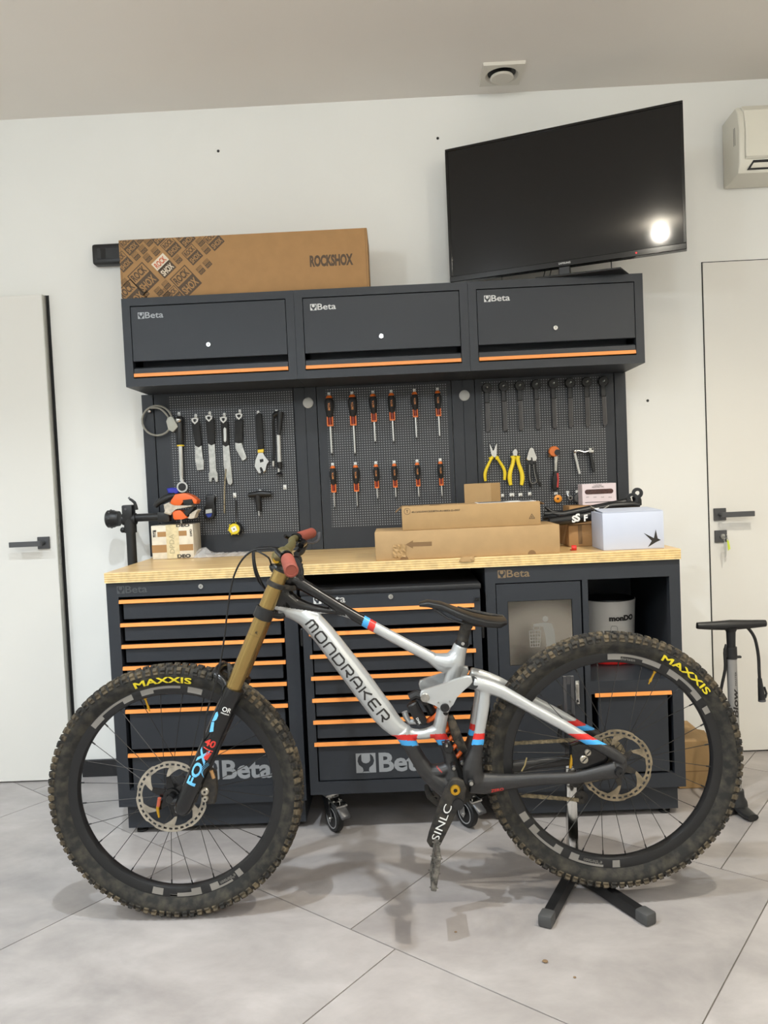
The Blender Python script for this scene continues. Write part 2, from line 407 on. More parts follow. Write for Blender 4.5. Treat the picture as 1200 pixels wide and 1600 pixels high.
def lock(parent, p):
    g = G(M_chr); g.lathe([(0, -.004), (.004, -.004), (.0045, -.005), (.0085, -.005), (.0095, -.002), (.0095, .002)], p, (0, 1, 0), n=20)
    g.use(M_dark).box(p[0] - .0007, p[0] + .0007, p[1] - .0053, p[1] - .0045, p[2] - .003, p[2] + .003)
    return g.obj('lock', parent)
def badge(parent, O, w, m, name='badge', thick=True, bold=.012):
    g = G(m); s = w * .25
    wrench_logo(g, (O[0], O[1], O[2]), s, m)
    g.text('Beta', (O[0] + s * 1.12, O[1], O[2] + s * .04), X, Z, w=w - s * 1.12, h=s * .96, bold=bold)
    return g.obj(name, parent, smooth=0)
def drawer(parent, x0, x1, z0, z1, yf, depth=.45, gap=.013):
    # the front with a deep shadow gap over its grip lip; z1 = top of the orange strip
    g = G(M_cab)
    g.box(x0 + .012, x1 - .012, yf + .004, yf + .02, z0 + gap, z1 - .015, .0015)
    g.box(x0 + .02, x1 - .02, yf + .02, yf + depth, z0 + gap + .004, z1 - .018)
    d = g.obj('drawer', parent)
    g = G(M_org); g.prism([(x0, yf - .006, z1 - .0125), (x0, yf - .0035, z1), (x0, yf + .002, z1), (x0, yf + .002, z1 - .0125)], (x1 - x0, 0, 0), .0006)
    g.use(M_cabd).box(x0, x1, yf + .0022, yf + .03, z1 - .014, z1 - .0005)
    g.obj('drawer_handle', d, label='orange grip strip')
    return d
def carcass(name, parent, x0, x1, y0, y1, z0, z1, fl, fr, ft, fb, t=.018, shelf=()):
    # open-fronted box with a front frame: fl, fr, ft, fb are the frame widths
    g = G(M_cab)
    g.box(x0, x0 + t, y0, y1, z0, z1); g.box(x1 - t, x1, y0, y1, z0, z1)
    g.box(x0 + t, x1 - t, y0, y1, z1 - t, z1); g.box(x0 + t, x1 - t, y0, y1, z0, z0 + t); g.box(x0 + t, x1 - t, y1 - t, y1, z0 + t, z1 - t)
    g.box(x0 + t, x0 + fl, y0, y0 + .03, z0 + t, z1 - t); g.box(x1 - fr, x1 - t, y0, y0 + .03, z0 + t, z1 - t)
    g.box(x0 + fl, x1 - fr, y0, y0 + .03, z1 - ft, z1 - t); g.box(x0 + fl, x1 - fr, y0, y0 + .03, z0 + t, z0 + fb)
    return g.obj(name, parent, smooth=0)

# ---- left drawer cabinet
XL0, XL1 = -1.017, -.3405
lc = thing('drawer_cabinet', 'anthracite fixed tool cabinet with seven orange-striped drawers behind the front wheel', 'cabinet', ((XL0 + XL1) / 2, -.3, 0))
zk = .112
carcass('body', lc, XL0, XL1, YF, -.07, zk, ZU, .042, .048, .052, .06)
g = G(M_cab); g.box(XL0 + .02, XL1 - .01, YF + .03, -.08, .022, zk); g.obj('plinth', lc, smooth=0)
for k, (xx, yy) in enumerate(((XL0 + .06, YF + .06), (XL1 - .06, YF + .06), (XL0 + .06, -.12), (XL1 - .06, -.12))):
    g = G(M_rub); g.cyl((xx, yy, 0), (xx, yy, .008), .02, n=16); g.use(M_chr).cyl((xx, yy, .008), (xx, yy, .024), .008, n=12); g.obj('foot', lc)
yrows = [940.3, 976.9, 1010.6, 1044.6, 1078.4, 1112.3, 1181]                       # strip centres at u = 190
zr = [W(190, v, YF).z for v in yrows]
for k, z in enumerate(zr):
    bot = zr[k + 1] + .0062 if k < 6 else W(200, 1237, YF).z - .01
    drawer(lc, XL0 + .044, XL1 - .05, bot, z + .0062, YF)
lock(lc, W(314, 916, YF - .001))
p = W(183, 928, YF - .0012); badge(lc, p, .108, mat('worn_badge', (86, 88, 90), .35, .5))
p = W(262, 1226, YF - .001); g = G(M_print); s = .082; p = W(313, 1222, YF + .0032)
wrench_logo(g, (p.x, p.y, p.z + .006), .07, M_print); g.text('Beta', (p.x + .081, p.y, p.z + .006), X, Z, w=.178, h=.07, bold=.03); g.obj('lettering', lc, smooth=0)

# ---- right cabinet: bin door, open compartment, drawer
XR0, XR1 = .327, 1.009
rc = thing('bin_cabinet', 'anthracite cabinet with a steel-panelled bin door, an open compartment and one drawer', 'cabinet', ((XR0 + XR1) / 2, -.3, 0))
zo1, zo0 = W(982, 903, YF).z, W(925, 1065, YF).z
xm0, xm1 = W(909, 950, YF).x, W(919.5, 950, YF).x
xo1 = W(1047, 950, YF).x
zd0 = W(1000, 1210, YF).z
g = G(M_cab); t = .016
g.box(XR0, XR0 + t, YF, -.07, zk, ZU); g.box(XR1 - t, XR1, YF, -.07, zk, ZU); g.box(XR0 + t, XR1 - t, YF, -.07, zk, zk + t); g.box(XR0 + t, XR1 - t, YF, -.07, ZU - t, ZU)
g.box(XR0 + t, XR1 - t, -.086, -.07, zk + t, ZU - t); g.box(xm0 + .004, xm1, YF, YF + .03, zk + t, zo1); g.box(xm0 + .004, xm1 - .004, YF + .0302, -.087, zk + t, ZU - t)
ztop = zo1
g.box(XR0 + t, XR1 - t, YF, YF + .03, ztop, ZU - t); g.box(XR0 + t, XR0 + .035, YF, YF + .03, zk + t, ztop); g.box(xo1, XR1 - t, YF, YF + .03, zk + t, ztop)
g.box(XR0 + .035, xm0, YF, YF + .03, zk + t, zd0); g.box(xm1, xo1, YF, YF + .03, zk + t, zd0)
g.box(xm1, xo1, YF, -.086, zo0 - .045, zo0)                                           # the compartment's shelf
g.obj('body', rc, smooth=0)
g = G(M_cab); g.box(XR0 + .02, XR1 - .02, YF + .03, -.08, .022, zk); g.obj('plinth', rc, smooth=0)
for xx, yy in ((XR0 + .06, YF + .06), (XR1 - .06, YF + .06), (XR0 + .06, -.12), (XR1 - .06, -.12)):
    g = G(M_rub); g.cyl((xx, yy, 0), (xx, yy, .008), .02, n=16); g.use(M_chr).cyl((xx, yy, .008), (xx, yy, .024), .008, n=12); g.obj('foot', rc)
dx0, dx1, dz0, dz1 = XR0 + .038, xm0 - .002, zd0 + .003, ztop - .004
px0, px1 = W(795, 990, YF).x, W(894, 936, YF).x; pz1, pz0 = W(843, 938, YF).z, W(798, 1041, YF).z
g = G(M_cab)                                                                           # the door is a frame round the steel panel
g.box(dx0, px0, YF + .001, YF + .02, dz0, dz1); g.box(px1, dx1, YF + .001, YF + .02, dz0, dz1); g.box(px0, px1, YF + .001, YF + .02, pz1, dz1); g.box(px0, px1, YF + .001, YF + .02, dz0, pz0)
dr = g.obj('door', rc, smooth=0)
M_plate = mat('mirror_steel', (172, 168, 160), .2, 1, bump=(5, .35))
g = G(M_plate); g.box(px0, px1, YF + .006, YF + .012, pz0, pz1, .002); g.obj('steel_flap', dr, label='satin steel push flap with a litter pictogram')
M_pict = mat('pictogram_grey', (122, 120, 114), .55)
g = G(M_pict); yq = YF + .0054
def ppx(pts): return [W(u, v, yq) for u, v in pts]
hd = [(852 + 4.6 * cos(2 * PI * k / 16), 967 + 4.6 * sin(2 * PI * k / 16)) for k in range(16)]
g.raw(ppx(hd), [tuple(range(16))])
g.raw(ppx([(834, 975), (833, 977.5), (848, 979), (852, 992), (854, 1010), (869, 1008), (866, 985), (862, 974), (850, 972.5)]), [tuple(range(9))])
def bar(a, b, w=.9):
    d = (b[0] - a[0], b[1] - a[1]); L = math.hypot(*d); nx, ny = -d[1] / L * w / 2, d[0] / L * w / 2
    g.raw(ppx([(a[0] + nx, a[1] + ny), (b[0] + nx, b[1] + ny), (b[0] - nx, b[1] - ny), (a[0] - nx, a[1] - ny)]), [(0, 1, 2, 3)])
for k in range(5): bar((827 + k * 4.5, 986 - k * .2), (829 + k * 3.6, 1011), 1)
for k in range(6): bar((826.5 + k * .5, 986 + k * 5), (845.5 - k * .4, 985 + k * 5), 1)
rg = [(838 + 5 * cos(a), 981.5 + 3.2 * sin(a)) for a in [2 * PI * k / 14 for k in range(15)]]
for k in range(14): bar(rg[k], rg[k + 1], 1.2)
g.obj('pictogram', dr, smooth=0)
a = W(897, 1062, YF); b = W(905, 1099, YF)
g = G(M_chr); g.box(a.x, b.x, YF - .012, YF + .0008, b.z, a.z, .003, 2); g.use(M_steel).box(a.x + .003, b.x - .003, YF - .0135, YF - .0118, b.z + .02, a.z - .012, .001); g.use(M_dark).cyl(((a.x + b.x) / 2, YF - .0138, b.z + .012), ((a.x + b.x) / 2, YF - .012, b.z + .012), .004, n=12)
g.obj('latch', dr, label='chrome swing latch')
zs = W(1000, 1083.5, YF).z
drawer(rc, xm1 + .012, xo1 - .004, zd0 - .006, zs + .0062, YF)
p = W(778, 903.5, YF - .0012); badge(rc, p, .112, M_badgegold)

# ---- rolling trolley under the middle
TX0, TX1, TY, TZ0, TZ1 = -.3215, .3045, -.645, .142, .871
tr = thing('tool_trolley', 'anthracite rolling tool chest with seven orange-striped drawers on four castors', 'tool trolley', (0, -.4, 0))
carcass('body', tr, TX0, TX1, TY, -.2, TZ0, TZ1 - .02, .03, .03, .05, .045)
g = G(M_cabd); g.box(TX0 - .004, TX1 + .004, TY - .004, -.195, TZ1 - .0195, TZ1, .004, 2); g.obj('top_tray', tr)
tv = [955.5, 990.5, 1026, 1060, 1094.5, 1128.7, 1163.3]
zt_ = [W(495, v, TY).z for v in tv]
for k, z in enumerate(zt_):
    bot = zt_[k + 1] + .0062 if k < 6 else TZ0 + .035
    drawer(tr, TX0 + .022, TX1 - .022, bot, z + .0062, TY)
lock(tr, W(610.5, 932, TY - .001))
p = W(490, 944, TY - .0012); badge(tr, p, .112, M_badge)
p = W(557, 1208, TY + .0031); g = G(M_print); wrench_logo(g, p, .07, M_print); g.text('Beta', (p.x + .081, p.y, p.z), X, Z, w=.178, h=.07, bold=.03); g.obj('lettering', tr, smooth=0)
for sx, xx in ((-1, TX0), (1, TX1)):                                                    # side pull handles
    g = G(M_black); z0 = W(480, 1012, TY).z if sx < 0 else W(748, 1000, TY).z
    ya, yb = TY + .03, TY + .3
    g.tube([(xx, ya, z0 + .05), (xx + sx * .009, ya, z0 + .05), (xx + sx * .009, yb, z0 + .05), (xx, yb, z0 + .05)], .0055, n=8)
    g.box(min(xx, xx + sx * .012), max(xx, xx + sx * .012), ya - .012, ya + .012, z0, z0 + .065, .004)
    g.obj('side_handle', tr)
g = G(M_black)
for k in range(3): g.cyl((TX1 - .018 + k * .007, TY - .001, .845 - .028), (TX1 - .018 + k * .007, TY - .012, .845 - .028), .0035, n=10)
g.obj('tool_peg', tr)
M_tyre = mat('castor_rubber', (24, 24, 25), .6)
def castor(cx, cy, rot, brake):
    R = Matrix.Rotation(rot, 3, 'Z'); c = Vector((cx, cy, 0)); wr = .05
    def q(x, y, z): return c + R @ Vector((x, y, z))
    g = G(M_chr); g.obox(q(0, 0, TZ0 - .003), R @ X * .045, R @ Yv * .038, Z * .0028); g.cyl(q(0, 0, TZ0 - .006), q(0, 0, TZ0 - .022), .024, .02, n=20)
    for s in (-1, 1): g.prism([q(-.026, s * .019, TZ0 - .018), q(.026, s * .019, TZ0 - .018), q(.044, s * .019, wr + .006), q(.034, s * .019, wr - .012), q(.016, s * .019, wr - .004)], R @ Yv * (.0025 * s))
    g.box(0, 0, 0, 0, 0, 0) if False else None
    g.obox(q(0, 0, TZ0 - .02), R @ X * .026, R @ Yv * .0205, Z * .002)
    f = g.obj('castor', tr, label='swivel castor with grey-ringed black wheel')
    wc = q(.028, 0, wr)
    g = G(M_tyre); ax = R @ Yv
    g.lathe([(.036, -.013), (.046, -.013), (.05, -.008), (.05, .008), (.046, .013), (.036, .013)], wc, ax, n=36, closed=True); g.obj('castor_tyre', f)
    g = G(mat('castor_grey', (168, 168, 168), .4)); g.lathe([(.033, -.0132), (.0362, -.0132), (.0362, .0132), (.033, .0132)], wc, ax, n=36, closed=True)
    g.use(M_black).lathe([(0, -.011), (.033, -.012), (.033, .012), (0, .011)], wc, ax, n=32); g.use(M_chr).cyl(wc - ax * .024, wc + ax * .024, .006, n=12); g.obj('castor_hub', f)
    if brake:
        g = G(M_chr)
        for s in (-1, 1): g.obox(q(.05, s * .02, TZ0 - .026), R @ (X * .035 + Z * -.006), R @ Yv * .002, Z * .003)
        g.obox(q(.085, 0, TZ0 - .033), R @ X * .004, R @ Yv * .022, Z * .003); g.obox(q(.05, 0, TZ0 - .028), R @ X * .005, R @ Yv * .02, Z * .002)
        g.use(M_handle).obox(q(.1, 0, TZ0 - .052), R @ (X * .018 + Z * -.012), R @ Yv * .018, Z * .006, .003); g.obj('brake_pedal', f)
castor(-.258, -.6, -1.0, True); castor(.215, -.6, -1.0, True); castor(-.25, -.27, 2.4, False); castor(.24, -.27, 2.0, False)

# ---- worktop
def ply_material():
    m = bpy.data.materials.new('birch_plywood'); m.use_nodes = True; nt = m.node_tree; b = nt.nodes['Principled BSDF']
    geo = nt.nodes.new('ShaderNodeNewGeometry'); mp = nt.nodes.new('ShaderNodeMapping'); mp.inputs['Scale'].default_value = (1.4, 14, 160)
    nt.links.new(geo.outputs['Position'], mp.inputs['Vector'])
    n = nt.nodes.new('ShaderNodeTexNoise'); n.inputs['Scale'].default_value = 2.2; n.inputs['Detail'].default_value = 5; n.inputs['Distortion'].default_value = .8; nt.links.new(mp.outputs[0], n.inputs['Vector'])
    r = nt.nodes.new('ShaderNodeValToRGB'); e = r.color_ramp.elements; e[0].position = .32; e[0].color = rgb((196, 154, 96)); e[1].position = .6; e[1].color = rgb((224, 190, 134))
    nt.links.new(n.outputs['Fac'], r.inputs['Fac']); nt.links.new(r.outputs['Color'], b.inputs['Base Color']); b.inputs['Roughness'].default_value = .3
    return m
M_ply = ply_material()
M_plyl = mat('ply_light', (234, 208, 154), .55, var=(40, .1)); M_plyd = mat('ply_dark', (214, 176, 112), .55, var=(40, .15))
wt = thing('worktop', 'long birch plywood worktop across the three base cabinets', 'worktop', (0, -.3, ZU))
g = G(M_ply); g.box(-1.0165, 1.0095, YB, -.002, ZU + .0015, ZT, .0012); g.obj('top_board', wt, smooth=0)
nl = 9
for k in range(nl):
    za = ZU + .0005 + (ZT - .001 - ZU) * k / nl; zb_ = ZU + .0005 + (ZT - .001 - ZU) * (k + 1) / nl
    g = G(M_plyl if k % 2 == 0 else M_plyd); g.box(-1.0172, 1.0102, YB - .0009 - (.0004 if k % 2 == 0 else 0), YB + .003, za, zb_); g.obj('edge_ply', wt, smooth=0)

# ---- perforated tool panels between worktop and wall cabinets
def peg_material():
    m = bpy.data.materials.new('perforated_steel'); m.use_nodes = True; nt = m.node_tree; b = nt.nodes['Principled BSDF']
    geo = nt.nodes.new('ShaderNodeNewGeometry'); sx = nt.nodes.new('ShaderNodeSeparateXYZ'); nt.links.new(geo.outputs['Position'], sx.inputs[0])
    def mth(op, a, v=None, b2=None):
        n = nt.nodes.new('ShaderNodeMath'); n.operation = op; nt.links.new(a, n.inputs[0])
        if v is not None: n.inputs[1].default_value = v
        if b2 is not None: nt.links.new(b2, n.inputs[1])
        return n.outputs[0]
    def line(o): return mth('LESS_THAN', mth('ABSOLUTE', mth('SUBTRACT', mth('FRACT', mth('MULTIPLY', o, 1 / .0104)), .5)), .21)
    mask = mth('MULTIPLY', line(sx.outputs['X']), b2=line(sx.outputs['Z']))
    mx = nt.nodes.new('ShaderNodeMix'); mx.data_type = 'RGBA'; nt.links.new(mask, mx.inputs[0])
    mx.inputs[6].default_value = rgb((40, 42, 46)); mx.inputs[7].default_value = rgb((138, 140, 142)); nt.links.new(mx.outputs[2], b.inputs['Base Color'])
    b.inputs['Roughness'].default_value = .5
    return m
M_peg = peg_material(); ZP1 = 1.6525
panels = [('left', -1.042, -.345, (268, 462), 'perforated anthracite pegboard holding the torque wrench, cassette tools and adjustable wrench'),
          ('mid', -.3445, .327, (514, 703), 'perforated anthracite pegboard holding two rows of screwdrivers'),
          ('right', .3275, 1.014, (755, 948), 'perforated anthracite pegboard holding the pliers and the black hanging holders')]
for nm, xa, xb, (ua, ub), lb in panels:
    pg = thing('pegboard', lb, 'pegboard', ((xa + xb) / 2, 0, ZT), 'perforated pegboards')
    ha, hb = W(ua, 720, YP).x, W(ub, 720, YP).x
    if nm == 'mid': zlo = W(600, 822, YP).z
    else: zlo = W(400 if nm == 'left' else 850, 832 if nm == 'left' else 812, YP).z
    l0, l1 = xa + .052, xb - .05
    g = G(M_cab); g.box(l0, l1, YP, -.004, ZT + .0005, ZP1)
    g.obj('sheet', pg, smooth=0)
    g = G(M_peg); g.box(ha, hb, YP - .0008, YP, zlo, ZP1 - .012); g.obj('perforated_field', pg, smooth=0, label='field of small square holes')
    for a, b in ((xa, l0 - .003), (l1 + .003, xb)):
        g = G(M_cab); g.box(a, b, YP - .004, -.004, ZT + .0005, ZP1, .001); g.obj('upright', pg, smooth=0)
for u, v, lb in ((481.5, 629.5, 'round grey magnetic disc left of the upper screwdriver row'), (725.5, 618, 'round grey magnetic disc right of the upper screwdriver row')):
    p = W(u, v, YP - .004); g = G(mat('grey_disc', (176, 176, 172), .45)); g.lathe([(0, -.008), (.018, -.008), (.0225, -.005), (.0225, 0)], p, (0, 1, 0), n=28)
    tag(g.obj('magnetic_disc', loc=p), lb, 'magnet', 'grey discs on the tool panels')

# ---- three wall cabinets
ZC0, ZC1 = 1.6531, 1.9964
names = [('anthracite wall cabinet with an orange-striped flap, under the long printed carton', 'wall_cabinet', mat('badge_grey', (150, 152, 154), .4, .2), .3), ('anthracite wall cabinet with an orange-striped flap, above the screwdrivers', 'wall_cabinet', M_badge, 0), ('anthracite wall cabinet with an orange-striped flap, under the television', 'wall_cabinet', M_badge, 0)]
for k, (lb, nm, mb, _q) in enumerate(names):
    xa = -1.013 + k * .6755; xb = xa + .6745
    wc_ = thing('wall_cabinet', lb, 'cabinet', ((xa + xb) / 2, 0, ZC0), 'wall cabinets over the tool panels')
    carcass('body', wc_, xa, xb, YC, -.002, ZC0, ZC1, .032, .032, .03, .032, t=.016)
    fa, fb = xa + .034, xb - .034; zlo, zhi = ZC0 + .036, ZC1 - .033
    zsplit = zlo + .062
    g = G(M_cab); g.box(fa, fb, YC + .001, YC + .016, zsplit, zhi, .0012); g.box(fa + .01, fb - .01, YC + .09, YC + .1, zlo, zhi)
    fl = g.obj('flap', wc_)
    g = G(M_cab); g.prism([(fa, YC + .028, zlo + .042), (fa, YC + .003, zlo + .034), (fa, YC + .001, zlo + .0155), (fa, YC + .028, zlo + .0155)], (fb - fa, 0, 0), .001); g.obj('grip_lip', fl)
    g = G(M_org); g.box(fa, fb, YC - .003, YC + .012, zlo + .001, zlo + .0148, .0008); g.obj('flap_strip', fl, label='orange grip strip')
    lock(fl, ((fa + fb) / 2 - .004, YC + .0005, zsplit + .052))
    badge(fl, (fa + .028, YC + .0004, zhi - .048), .1, mb, bold=.012)
# ================================================================= the mountain bike
YK = -1.13
def B(u, v, dy=0.0): return W(u, v, YK + dy)
M_tyre_b = mat('dusty_tyre', (66, 62, 53), .85, var=(38, .3, .42, .7), col2=(31, 30, 28), bump=(140, .25))
M_knob = mat('muddy_knob', (98, 86, 66), .9, var=(26, .4, .42, .68), col2=(36, 34, 31), bump=(200, .3))
M_rim = mat('matt_black_rim', (24, 24, 25), .45)
M_decal = mat('grey_decal', (132, 128, 122), .5)
M_yel = mat('yellow_print', (226, 206, 40), .5)
M_gold = mat('gold_anodised', (206, 160, 52), .28, .85)
M_kash = mat('gold_stanchion', (162, 136, 84), .24, .85)
M_fork = mat('gloss_black_fork', (20, 20, 21), .22)
M_spoke = mat('dark_spoke', (70, 68, 66), .35, .8)
M_rotor = mat('rotor_steel', (196, 188, 172), .32, .75, var=(40, .15))
M_rotord = mat('dusty_rotor', (150, 136, 112), .5, .45, var=(40, .25))
M_silver = mat('silver_frame', (186, 188, 188), .3, .45, coat=.5)
M_carb = mat('carbon_black', (44, 43, 43), .4, var=(60, .15))
M_carbg = mat('carbon_gloss', (22, 21, 21), .25)
M_red = mat('red_band', (206, 44, 38), .35); M_blue = mat('blue_band', (66, 160, 222), .35)
M_olive = mat('olive_bar', (128, 118, 78), .35, .5)
M_grip = mat('terracotta_grip', (138, 68, 53), .7, bump=(400, .2))
M_mud = mat('muddy_black', (52, 47, 40), .7, var=(60, .45, .38, .6), col2=(24, 23, 22))
M_chain = mat('dusty_chain', (158, 144, 116), .55, .5, var=(90, .3))
M_coil = mat('orange_coil', (232, 104, 34), .4)
M_lblue = mat('light_blue_print', (110, 192, 240), .45); M_redp = mat('red_print', (214, 58, 46), .45); M_whitep = mat('white_print', (225, 225, 222), .45)

FW = B(276.5, 1233.5); RW = B(955, 1186)
FW.z = .372
bike = thing('mountain_bike', 'silver and black full-suspension downhill mountain bike with gold fork legs', 'bicycle', ((FW.x + RW.x) / 2, YK, 0))

def arc_text(g, body, c, r0, h, ang, span, yf, bold=.03, sub=2, slant=0):
    # lettering bent round a wheel: reads clockwise with its top outward, centred on angle ang (radians, ccw from +x)
    V, F = slice2d(*text2d(body, 0), 24, 6); x0 = min(v[0] for v in V); x1 = max(v[0] for v in V); y0 = min(v[1] for v in V); y1 = max(v[1] for v in V)
    for m, (i, j) in enumerate(((0, 0), (1, 1), (-1, 1), (1, -1), (-1, -1)) if bold else ((0, 0),)):      # heavier strokes: shifted copies, a hair apart
        out = []
        for x, y in V:
            t = (x + i * bold - x0) / (x1 - x0) - .5; q = (y + j * bold - y0) / (y1 - y0); r = r0 + h * q; a = ang - span * (t + slant * q)
            out.append((c.x + r * cos(a), c.y + yf(r) - m * .00025, c.z + r * sin(a)))
        g.raw(out, F)
def arc_patch(g, c, r0, r1, a0, a1, yf, n=10, r0b=None, r1b=None):
    r0b = r0 if r0b is None else r0b; r1b = r1 if r1b is None else r1b
    P = []
    for k in range(n + 1):
        t = k / n; a = a0 + (a1 - a0) * t; ra = r0 + (r0b - r0) * t; rb = r1 + (r1b - r1) * t
        P += [(c.x + ra * cos(a), c.y + yf(ra), c.z + ra * sin(a)), (c.x + rb * cos(a), c.y + yf(rb), c.z + rb * sin(a))]
    g.raw(P, [(2 * k, 2 * k + 2, 2 * k + 3, 2 * k + 1) for k in range(n)])
D = math.radians
R_OUT = .3715
def side_y(r):                                     # near face of the tyre's sidewall
    t = min(1, max(0, (r - .312) / .05)); return -(.0165 + .0155 * math.sqrt(max(0, 1 - (1 - min(1, t * 1.5)) ** 2)) - (.004 * max(0, t - .75) * 4)) - .0006
def rim_y(r): return -(.0168 - .05 * max(0, .3 - r)) - .0005
def wheel(name, c, rotor_mat, hub_w, rot_y, rot_r, decals, maxxis, valve_a, small, rear):
    g = G(M_rim)
    prof = [(.283, -.006), (.287, -.0135), (.296, -.0164), (.3105, -.0168), (.3165, -.0155), (.3165, .0155), (.3105, .0168), (.296, .0164), (.287, .0135), (.283, .006)]
    g.lathe(prof, c, (0, 1, 0), n=120, closed=True)
    w = g.obj(name, bike, label='black rim with grey lettering')
    # tyre with knobs
    g = G(M_tyre_b)
    tp = [(.311, -.0155), (.318, -.0205), (.328, -.0275), (.338, -.0308), (.348, -.0306), (.356, -.0275), (.3615, -.02), (.364, -.01), (.3645, 0)]
    tp += [(r, -y) for r, y in tp[:-1][::-1]]
    g.lathe(tp, c, (0, 1, 0), n=128, closed=True)
    g.obj('tyre', w)
    g = G(M_knob); N = 98; rnd = random.Random(3 if rear else 5)
    for k in range(N):
        for row, (yy, r, hw, hl, tilt) in enumerate(((-.0262, .358, .0068, .0068, .7), (-.0095, .3632, .0072, .0056, .15), (.0095, .3632, .0072, .0056, -.15), (.0262, .358, .0068, .0068, -.7), (-.0302, .3505, .0038, .0072, 1.2))):
            a = 2 * PI * (k + (.5 if row in (1, 2) else 0) + rnd.uniform(-.08, .08)) / N
            rad = Vector((cos(a), 0, sin(a))); tan = Vector((-sin(a), 0, cos(a)))
            up = (rad * cos(tilt) - Yv * sin(tilt)); lat = rad * sin(tilt) + Yv * cos(tilt); h = .0068 if row < 4 else .0032
            q = Vector((c.x, c.y, c.z)) + rad * r + Yv * yy; s1 = rnd.uniform(.9, 1.1)
            P = []
            for hh, sc in ((-.004, 1.12), (h, .84)):
                for i, j in ((-1, -1), (1, -1), (1, 1), (-1, 1)): P.append(q + up * hh + lat * (i * hw * sc) + tan * (j * hl * sc * s1))
            g.raw(P, [(4, 5, 6, 7), (0, 1, 5, 4), (1, 2, 6, 5), (2, 3, 7, 6), (3, 0, 4, 7)])
    kn = g.obj('tread_knobs', w, smooth=0, fix=False, label='muddy rubber tread knobs'); kn['kind'] = 'stuff'
    g = G(M_yel); arc_text(g, 'MAXXIS', c, .3215, .0175, D(maxxis), .5, lambda r: side_y(r) - .0008, bold=.022)
    g.obj('tyre_lettering', w, smooth=0, label='yellow lettering')
    # grey rim lettering, broken block shapes
    for top_ in (True, False):
        g = G(M_decal)
        for a0, a1, r0, r1 in decals:
            if (a0 > 0) == top_: arc_patch(g, c, r0, r1, D(a0), D(a1), rim_y)
        for a, b, span, h in small:
            if (a > 0) == top_: arc_text(g, b, c, .2925, h, D(a), span, lambda r: rim_y(r) - .0006, bold=0)
        g.obj('rim_lettering', w, smooth=0, label='grey block lettering')
    # hub, spokes, valve
    g = G(M_black); fl = .027
    g.lathe([(0, -hub_w), (.011, -hub_w), (.013, -fl - .006), (fl + .002, -fl - .002), (fl + .002, -fl + .002), (.014, -fl + .008), (.013, fl - .008), (fl + .002, fl - .002), (fl + .002, fl + .002), (.013, fl + .006), (.011, hub_w), (0, hub_w)], c, (0, 1, 0), n=28)
    g.obj('hub', w)
    for k in range(28):
        side = -1 if k % 2 else 1; j = k // 2; lead = 1 if j % 2 else -1
        a = 2 * PI * (k + .5) / 28; ah = a + lead * 1.25
        p = c + Vector((.2835 * cos(a), side * .003, .2835 * sin(a))); q = c + Vector((fl * cos(ah), side * fl, fl * sin(ah)))
        g = G(M_spoke); g.cyl(q, p, .00105, n=5, caps=False); d = (q - p).normalized(); g.use(M_black).cyl(p, p + d * .013, .0021, n=6)
        g.obj('spoke', w, smooth=60)
    a = D(valve_a); d = Vector((-cos(a), 0, -sin(a))); p = c + Vector((.284 * cos(a), 0, .284 * sin(a)))
    g = G(M_gold); g.cyl(p, p + d * .006, .0055, .004, n=12); g.cyl(p + d * .006, p + d * .026, .003, n=10); g.cyl(p + d * .026, p + d * .034, .0042, n=10); g.cyl(p + d * .034, p + d * .042, .002, n=8)
    g.obj('valve', w, label='gold valve stem')
    # brake rotor: inner and outer bands, bridges, curved arms
    g = G(rotor_mat); y0 = c.y + rot_y; n = 96; th = .0019
    def ring(ra, rb, wav=0, wob=0):
        P = []
        for k in range(n):
            a = 2 * PI * k / n; R = rb + wav * (1 if (k % 16) < 12 else -1) * .5; q = ra + wob * (1 if (k % 16) < 10 else 0)
            for rr_ in (q, R):
                for yy in (0, th): P.append((c.x + rr_ * cos(a), y0 + yy, c.z + rr_ * sin(a)))
        F = []
        for k in range(n):
            i, j = 4 * k, 4 * ((k + 1) % n)
            F += [(i, j, j + 2, i + 2), (i + 1, i + 3, j + 3, j + 1), (i, i + 1, j + 1, j), (i + 2, j + 2, j + 3, i + 3)]
        g.raw(P, F)
    ring(rot_r - .005, rot_r, .0025); ring(rot_r - .016, rot_r - .011, 0, -.0015)
    for k in range(36):
        a = 2 * PI * k / 36; rad = Vector((cos(a), 0, sin(a))); tan = Vector((-sin(a), 0, cos(a)))
        g.obox(Vector((c.x, y0 + th / 2, c.z)) + rad * (rot_r - .008), rad * .0035, tan * .0034, Yv * (th / 2))
    for k in range(6):
        a = 2 * PI * k / 6 + .35; L = []
        for t in range(5):
            u = t / 4; L.append((rot_r - .016 - u * .026, a + u * .32))
        P = [Vector((c.x + r * cos(b + .2 * (1 - .72 * i / 4)), y0, c.z + r * sin(b + .2 * (1 - .72 * i / 4)))) for i, (r, b) in enumerate(L)] + [Vector((c.x + r * cos(b - .17 * (1 - .6 * i / 4)), y0, c.z + r * sin(b - .17 * (1 - .6 * i / 4)))) for i, (r, b) in reversed(list(enumerate(L)))]
        g.prism(P, (0, th, 0))
    g.use(M_mud if rear else M_blackg)
    for k in range(6):
        a = 2 * PI * k / 6 + .35 + .32; rad = Vector((cos(a), 0, sin(a))); tan = Vector((-sin(a), 0, cos(a)))
        o = Vector((c.x, y0 + .0015, c.z)); g.prism([o + rad * .062 - tan * .005, o + rad * .062 + tan * .005, o + rad * .02 + tan * .013, o + rad * .02 - tan * .013], (0, .003, 0))
